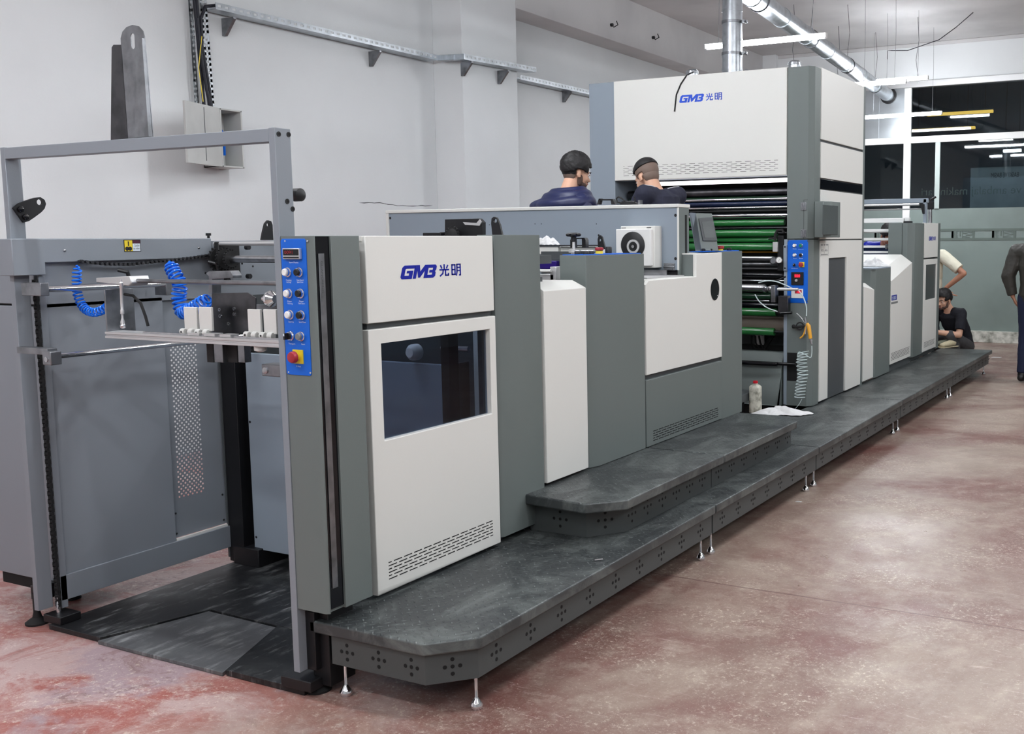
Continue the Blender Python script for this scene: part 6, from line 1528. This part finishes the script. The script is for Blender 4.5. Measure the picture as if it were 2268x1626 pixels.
    for s in 'RL':
        chainlimb(mb, [P['top'].lerp(P['sh'+s], .5), P['sh'+s], P['sh'+s].lerp(P['el'+s], .45), P['el'+s], P['el'+s].lerp(P['wr'+s], .3), P['wr'+s]], [.06*scale, .052*scale, .044*scale, .037*scale, .038*scale, .026*scale])
        dw = (P['wr'+s]-P['el'+s]).normalized(); 
        pn = (extra or {}).get('palm'+s, None); pn = Vector(pn) if pn else (Xv*(-1 if s == 'R' else 1)); hd_ = (extra or {}).get('hand'+s, None)
        dh_ = Vector(hd_) if hd_ else (dw*.8-ZA*.2 + Yv*.1)
        pn = (pn-dh_.normalized()*pn.dot(dh_.normalized())).normalized()
        fwd = dh_.cross(pn).normalized(); hand(mb, P['wr'+s], dh_, pn, 1 if fwd.dot(Yv) > 0 else -1, hand_curl, .18*scale)
        chainlimb(mb, [P['hip'+s], P['hip'+s].lerp(P['kn'+s], .5), P['kn'+s], P['kn'+s].lerp(P['an'+s], .3), P['an'+s]], [.082*scale, .070*scale, .052*scale, .050*scale, .036*scale])
        chainlimb(mb, [P['an'+s], P['to'+s]], [.036*scale, .028*scale])
    body = finish(mb, 'body', skin, e, vox, 5)
    # face details
    for s in (-1, 1):
        ey = MB(); hell(ey, (s*.030, .082, .060), (.0125, .0105, .0085), 14); eo = ey.build('eye', 'eye_white', e, smooth=180)
        ir = MB(); hell(ir, (s*.030, .0905, .060), (.0055, .0028, .0055), 12); ir.build('iris', 'iris', eo, smooth=180)
        eb = MB(); eb.tube([H(s*.014, .103, .079), H(s*.030, .101, .085), H(s*.048, .083, .080)], [.0028, .0042, .0018], 8).build('eyebrow', 'hair', e)
        li = MB(); li.tube([H(s*.017, .098, .062), H(s*.030, .0995, .0675), H(s*.044, .088, .062)], .0022, 6).build('eyelid', skin, e)
    lp_ = MB(); lp_.tube([H(-.022, .094, .002), H(-.008, .1035, .006), H(0, .1035, .004), H(.008, .1035, .006), H(.022, .094, .002)], [.002, .0048, .0048, .0048, .002], 8).tube([H(-.020, .094, -.001), H(0, .1025, -.005), H(.020, .094, -.001)], [.002, .0055, .002], 8)
    lp_.build('lips', 'lip', e)
    # hair shell
    def shell(nm, mt, keep, cr, cc=(0, -.006, .100), t=.010, bump=0, seed=1):
        sh = MB(); bm = sh.bm; nu, nv = 64, 40; G_ = []; rnd = random.Random(seed)
        for j in range(nv+1):
            th = math.pi*j/nv; row = []
            for i in range(nu):
                a = 2*math.pi*i/nu; x, y, z = cr[0]*math.sin(th)*math.cos(a)+cc[0], cr[1]*math.sin(th)*math.sin(a)+cc[1], cr[2]*math.cos(th)+cc[2]
                k = 1+bump*(math.sin(9*a+3*math.sin(5*th))*math.sin(11*th+2*math.sin(3*a))) if bump else 1
                row.append(((x-cc[0])*k+cc[0], (y-cc[1])*k+cc[1], (z-cc[2])*k+cc[2]))
            G_.append(row)
        vs = {}
        def vt(j, i):
            i %= nu
            if (j, i) not in vs: vs[(j, i)] = bm.verts.new(H(*G_[j][i]))
            return vs[(j, i)]
        for j in range(nv):
            for i in range(nu):
                c = [G_[j][i], G_[j+1][i], G_[j+1][(i+1) % nu], G_[j][(i+1) % nu]]
                m_ = tuple(sum(q[k] for q in c)/4 for k in range(3))
                if keep(*m_): sh._f([vt(j, i), vt(j+1, i), vt(j+1, i+1), vt(j, i+1)])
        o = sh.build(nm, mt, e, smooth=180, solid=-t*scale)
        s = o.modifiers.new('smooth', 'SMOOTH'); s.factor = .5; s.iterations = 2
        return o
    if hair == 'short':      # fuller crop
        shell('hair', 'hair', lambda x, y, z: z > ((.118 if y > .062 else (.075-.0*y if y > .012 else (.068 if y > -.03 else .048+.5*abs(y+.09)*0)))+.006*math.sin(40*x+30*y)) and not (abs(x) > .058 and -.03 < y < .03 and z < .078), (.083, .103, .099), cc=(0, -.006, .101), t=.012, bump=.05); shell('nape_hair', 'hair', lambda x, y, z: .028 < z <= .085 and y < -.022, (.0735, .088, .072), cc=(0, -.008, .072), t=.006, bump=.02, seed=4); shell('hair_fade', 'fade_hair', lambda x, y, z: -.004 < z <= .05 and y < -.022, (.067, .076, .070), cc=(0, -.006, .052), t=.006)
    elif hair == 'fade':
        shell('hair', 'hair', lambda x, y, z: z > (.125 if y > .06 else .112), (.0785, .0965, .089), bump=.01)
        shell('nape_fade', 'fade_hair', lambda x, y, z: .0 < z <= .06 and y < -.022, (.068, .080, .072), cc=(0, -.006, .058), t=.004); shell('hair_fade', 'fade_hair', lambda x, y, z: .040 < z <= .118 and (y < .035) and not (abs(x) > .055 and -.03 < y < .03 and z < .078), (.0760, .0940, .0870), t=.005)
    if beard:
        bd = MB(); hell(bd, (0, .044, -.008), (.0525, .049, .037)); hell(bd, (0, .08, -.022), (.024, .024, .022))
        for s in (-1, 1): hell(bd, (s*.055, .022, .012), (.010, .022, .040))
        capsule(bd, H(-.02, .098, .0135), H(.02, .098, .0135), .005*scale, .005*scale, 8)
        finish(bd, 'beard', 'beard', e, .005, 2)
    # shirt
    if shirt:
        sb_ = MB(); sp2 = spine(.010); eloft(sb_, sp2[1:-1]+[(P['neck']-(P['neck']-P['top'])*.35, sp2[-1][1], sp2[-1][2], sp2[-1][3]*1.0, sp2[-1][4]*1.0)] if False else sp2[:-1]+[(P['top'].lerp(P['neck'], .55), sp2[-1][1], sp2[-1][2], sp2[-1][3]*1.05, sp2[-1][4]*1.05)])
        bulk = (extra or {}).get('bulk', .0)
        for s in 'RL':
            end = {'short': .78, 'long': 1.0}[sleeve]
            a, b = P['sh'+s], P['el'+s]
            pts = [P['top'].lerp(a, .45), a, a.lerp(b, end)]; rs = [(.072+bulk)*scale, (.066+bulk)*scale, (.060+bulk)*scale]
            if sleeve == 'long': pts += [b.lerp(P['wr'+s], .92)]; rs = [(.074+bulk)*scale, (.070+bulk)*scale, (.055+bulk)*scale, (.040+bulk*.6)*scale]
            for i in range(len(pts)-1):
                last = i == len(pts)-2
                sb_.ball(pts[i], rs[i], 14, 8); sb_.cyl(pts[i], pts[i+1], rs[i]*.99, 16, rs[i+1]*.99)
        so = finish(sb_, (extra or {}).get('garment', 'shirt'), shirt, e, vox, 4)
        dis = so.modifiers.new('folds', 'DISPLACE'); tx = bpy.data.textures.get('folds') or bpy.data.textures.new('folds', 'CLOUDS'); tx.noise_scale = .09; dis.texture = tx; dis.strength = .016; dis.mid_level = .5; dis.texture_coords = 'LOCAL'
    if trousers:
        tb = MB(); sp2 = spine(.006); eloft(tb, [(sp2[0][0], sp2[0][1], sp2[0][2], sp2[0][3], sp2[0][4]), sp2[1], (P['pelvis'].lerp(P['waist'], .6), sp2[1][1], sp2[1][2], sp2[1][3]*.95, sp2[1][4]*.95)])
        for s in 'RL':
            a, k_, b = P['hip'+s], P['kn'+s], P['an'+s]
            pts = [a, a.lerp(k_, .5), k_, k_.lerp(b, .5), k_.lerp(b, .96)]; rs = [v*scale for v in (.094, .083, .068, .063, .058)]
            for i in range(len(pts)-1): tb.ball(pts[i], rs[i], 14, 8); tb.cyl(pts[i], pts[i+1], rs[i]*.99, 16, rs[i+1]*.99)
        to = finish(tb, 'trousers', trousers, e, vox, 4)
        dis = to.modifiers.new('folds', 'DISPLACE'); dis.texture = bpy.data.textures.get('folds') or bpy.data.textures.new('folds', 'CLOUDS'); dis.strength = .014; dis.mid_level = .5; dis.texture_coords = 'LOCAL'
    for s in 'RL':
        fd_ = (P['to'+s]-P['an'+s]); fd_.z = 0; fd_.normalize(); zb = min(P['to'+s].z, P['an'+s].z)
        sh = MB(); g0 = V(P['an'+s].x, P['an'+s].y, P['an'+s].z-.05*scale)
        capsule(sh, P['an'+s]-fd_*.02+V(0, 0, -.035*scale), P['to'+s]+fd_*.03+V(0, 0, .015), .042*scale, .034*scale, 12); capsule(sh, P['an'+s], P['an'+s]+V(0, 0, -.03), .05*scale, .045*scale, 12)
        finish(sh, 'shoe', shoes, e, .008, 3)
    return e, H, P, (Hr, Hf, Hu)
def yaw_of(v): return math.atan2(-v[0], v[1])

# worker in the navy hooded jacket
b1 = at(1257, 440, Y=6.35)
h1z = at(1257, 335, Y=6.35).z
def stand(px, py_top, Y, floor):
    p = at(px, py_top, Y=Y); return p, (p.z-floor)/1.73
p, sc1 = stand(1257, 336, 6.35, .42)
yw = yaw_of((.45, .89))
e1, H1, P1, _ = person((p.x, 6.35, .42), yw, 'bearded worker in a navy hooded jacket looking down to the right behind the hood', dict(head=(0, .045, 1.53), neck=(0, .0, 1.455), shR=(.18, -.01, 1.365), shL=(-.18, -.01, 1.365), top=(0, -.01, 1.375), wrR=(.2, .28, 1.02), wrL=(-.2, .28, 1.02), elR=(.24, .02, 1.13), elL=(-.24, .02, 1.13)),
    head_yaw=R(-8), head_pitch=R(14), shirt='navy_jacket', trousers='navy_trousers', sleeve='long', hair='short', beard=True, scale=sc1, extra=dict(garment='jacket', bulk=.010))
mb = MB(); nb = P1['neck']  # hood lying around the neck and over the shoulders
Xv, Yv = V(math.cos(yw), math.sin(yw), 0), V(-math.sin(yw), math.cos(yw), 0)
def ringt(rx, ry, dz, tilt, rad, y0=0):
    pts = [nb+Xv*math.cos(a)*rx+Yv*(math.sin(a)*ry+y0)+V(0, 0, dz+tilt*math.sin(a)) for a in [2*math.pi*i/36 for i in range(37)]]
    mb.tube(pts, rad, 12)
ringt(.105, .098, -.005, .010, .040); ringt(.165, .125, -.038, .012, .046, -.01); ringt(.220, .135, -.085, .010, .050, -.015); ringt(.190, .150, -.085, .015, .040, -.05)
mb.ball(nb+Yv*-.08+V(0, 0, -.10), (.24, .13, .065), 20, 12); mb.ball(nb+V(0, 0, -.12), (.25, .14, .07), 20, 12)
finish(mb, 'jacket_hood', 'navy_jacket', e1, .008, 10, .6)
# worker in the dark polo
p, sc2 = stand(1461, 349, 6.75, .42)
yw2 = yaw_of((-.97, .22))
e2, H2, P2_, (Hr, Hf, Hu) = person((p.x, 6.75, .42), yw2, 'worker in a dark navy polo with white piping and faded haircut, bowing his head', dict(neck=(0, .035, 1.43), head=(0, .085, 1.50), wrR=(.16, .36, 1.08), wrL=(-.16, .36, 1.08), elR=(.20, .14, 1.15), elL=(-.20, .14, 1.15), top=(0, -.005, 1.39)),
    head_yaw=R(-8), head_pitch=R(30), shirt='navy_shirt', trousers='navy_trousers', hair='fade', scale=sc2*1.03, extra=dict(garment='polo_shirt'))
Xv, Yv = V(math.cos(yw2), math.sin(yw2), 0), V(-math.sin(yw2), math.cos(yw2), 0)
nb = P2_['neck'].lerp(P2_['top'], .12); ring = [nb+Xv*math.cos(a)*.078+Yv*math.sin(a)*.074+V(0, 0, -.02*math.sin(a)) for a in [2*math.pi*i/24 for i in range(25)]]
co = MB().tube([q+V(0, 0, -.008) for q in ring], .013, 8).build('collar', 'navy_shirt', e2)
MB().tube([q+V(0, 0, .006) for q in ring], .0035, 6).build('piping', 'white_trim', co)
for s in ('R', 'L'):
    a, b, c = P2_['top'].lerp(P2_['sh'+s], .3)+V(0, 0, .07), P2_['sh'+s]+V(0, 0, .066)-Yv*.012, P2_['sh'+s].lerp(P2_['el'+s], .6)+(Xv*(1 if s == 'R' else -1))*.062-Yv*.02
    MB().tube([a-Yv*.02, a.lerp(b, .5)-Yv*.015+V(0, 0, .004), b, b.lerp(c, .4)+(Xv*(1 if s == 'R' else -1))*.022, c], .0035, 6).build('shoulder_piping', 'white_trim', e2)
MB().ball(H1(.0, .13, -.0)-V(0, 0, 0), .001, 6, 4).bm.free() if False else None
# person in cream T-shirt, hand on hip
p = at(2058, 700, Y=12.95)
e3, H3, P3, _ = person((p.x, 12.95, 0), yaw_of((-.5, -.85)), 'person in a cream T-shirt, hand on hip, behind the farthest cabinet',
    dict(head=(.03, .12, 1.46), neck=(.0, .05, 1.42), top=(0, .02, 1.37), elL=(-.46, -.10, 1.16), wrL=(-.24, -.02, .97), shL=(-.19, -.01, 1.38), shR=(.19, -.01, 1.38), waist=(0, -.02, 1.07)),
    head_pitch=R(40), shirt='cream_shirt', trousers='navy_trousers', skin='skin_tan', scale=.98, extra=dict(garment='t_shirt', handL=(.6, .25, -.6), palmL=(.5, .1, .5), bulk=.012))
# crouching man
p = at(2107, 700, Y=12.80)
e4, H4, P4, _ = person((p.x+.0, 12.80, 0), yaw_of((-.50, -.87)), 'crouching man in a black T-shirt and grey trousers at the end of the platform',
    dict(pelvis=(0, -.20, .24), waist=(0, -.17, .37), chest=(0, -.06, .54), top=(0, .02, .655), neck=(0, .05, .705), head=(.02, .10, .755), shR=(.18, .01, .66), shL=(-.18, .02, .66), elR=(.24, .16, .42), elL=(-.25, .14, .41), wrR=(.10, .36, .47), wrL=(-.02, .36, .45),
         hipR=(.09, -.19, .24), hipL=(-.09, -.19, .24), knR=(.17, .22, .44), knL=(-.17, .20, .40), anR=(.13, .02, .09), anL=(-.13, .0, .09), toR=(.15, .16, .03), toL=(-.15, .15, .03)),
    head_yaw=R(6), head_pitch=R(12), shirt='black_tee', trousers='grey_trousers', beard=True, hair='short', scale=1.0, extra=dict(garment='t_shirt'))
pl4 = at(2112, 695, Y=12.5)
MB().box(0, .001, 0, .001, 0, .001).bm.free()
# man in the olive jacket, cut by the right edge
p = at(2285, 848, Z=0)
e5, H5, P5, _ = person((p.x-.005, p.y, 0), yaw_of((.35, .94)), 'person in dark olive jacket and navy trousers standing at the right picture edge',
    dict(elL=(-.275, -.06, 1.15), wrL=(-.235, -.02, .93), elR=(.26, -.04, 1.15), shL=(-.20, -.01, 1.41), toL=(-.10, .13, .03)), shirt='olive_jacket', trousers='navy_trousers', sleeve='long', hair='short', skin='skin_tan', scale=1.0,
    extra=dict(garment='jacket', bulk=.022, handL=(.35, .1, -.8), palmL=(.7, .3, .1)), hand_curl=.35)
# person in blue behind the feeder bars
p = at(1958, 492, Y=12.1)
e6, H6, P6, _ = person((p.x, 12.1, 0), yaw_of((.6, -.8)), 'dark-haired person in a blue shirt half hidden behind the feeder crossbars', dict(head=(0, .10, 1.50), neck=(0, .04, 1.44)), head_pitch=R(35), shirt='logo_blue', trousers='navy_trousers', skin='skin_tan', scale=min(1.05, p.z/1.70), extra=dict(garment='shirt'))
# pair of shoes left at the platform end
for i, (px, py, m_, lab_) in enumerate(((2086, 768, 'shoe', 'grey-green shoe lying on the far end of the platform, left of the tan one'), (2101, 769, 'shoe_sole', 'tan shoe lying on the far end of the platform beside the squatting man'))):
    q = at(px, py, Z=.27); e = thing('work_shoe', (q.x, q.y, .27), lab_.replace('squatting', 'crouching'), 'shoe', None)
    d = V(-.75, -.5, 0).normalized() if i == 0 else V(-.4, -.9, 0).normalized()
    mb = MB(); 
    for k in range(9):
        t = k/8; c = V(q.x, q.y, .27)-d*(t*.24-.12); r = .038+.012*math.sin(t*2.6)-.01*t; mb.ball(c+V(0, 0, .03+.022*t), (r, r, .028+.02*t), 12, 8)
    finish(mb, 'upper', m_, e, .006, 3)
    mb = MB()
    for k in range(9):
        t = k/8; c = V(q.x, q.y, .2765)-d*(t*.25-.125); r = .046-.006*abs(t-.4); mb.cyl(c+V(0, 0, -.006), c+V(0, 0, .006), r, 16)
    mb.build('sole', 'shoe_sole', e)
# small litter on the far floor
for i, (px, py) in enumerate(((2206, 792), (1768, 1112))):
    k = (1, .28)[i]
    q = at(px, py, Z=0); tag(MB().prism([(q.x-.06*k, q.y-.03*k), (q.x+.05*k, q.y-.02*k), (q.x+.07*k, q.y+.03*k), (q.x-.03*k, q.y+.025*k)], 'Z', .001, .004).build('paper_scrap', 'cloth_white'), ['white paper scrap on the red floor beyond the platform end', 'small white paper scrap on the red floor near the platform feet'][i], 'paper')
q = at(1326, 1242, Z=.271); tag(MB().cyl(V(q.x-.012, q.y-.012, .275), V(q.x+.012, q.y+.012, .275), .0035, 8).build('metal_pin', 'chrome'), 'tiny bright metal pin lying on the nearest tread platform', 'pin')
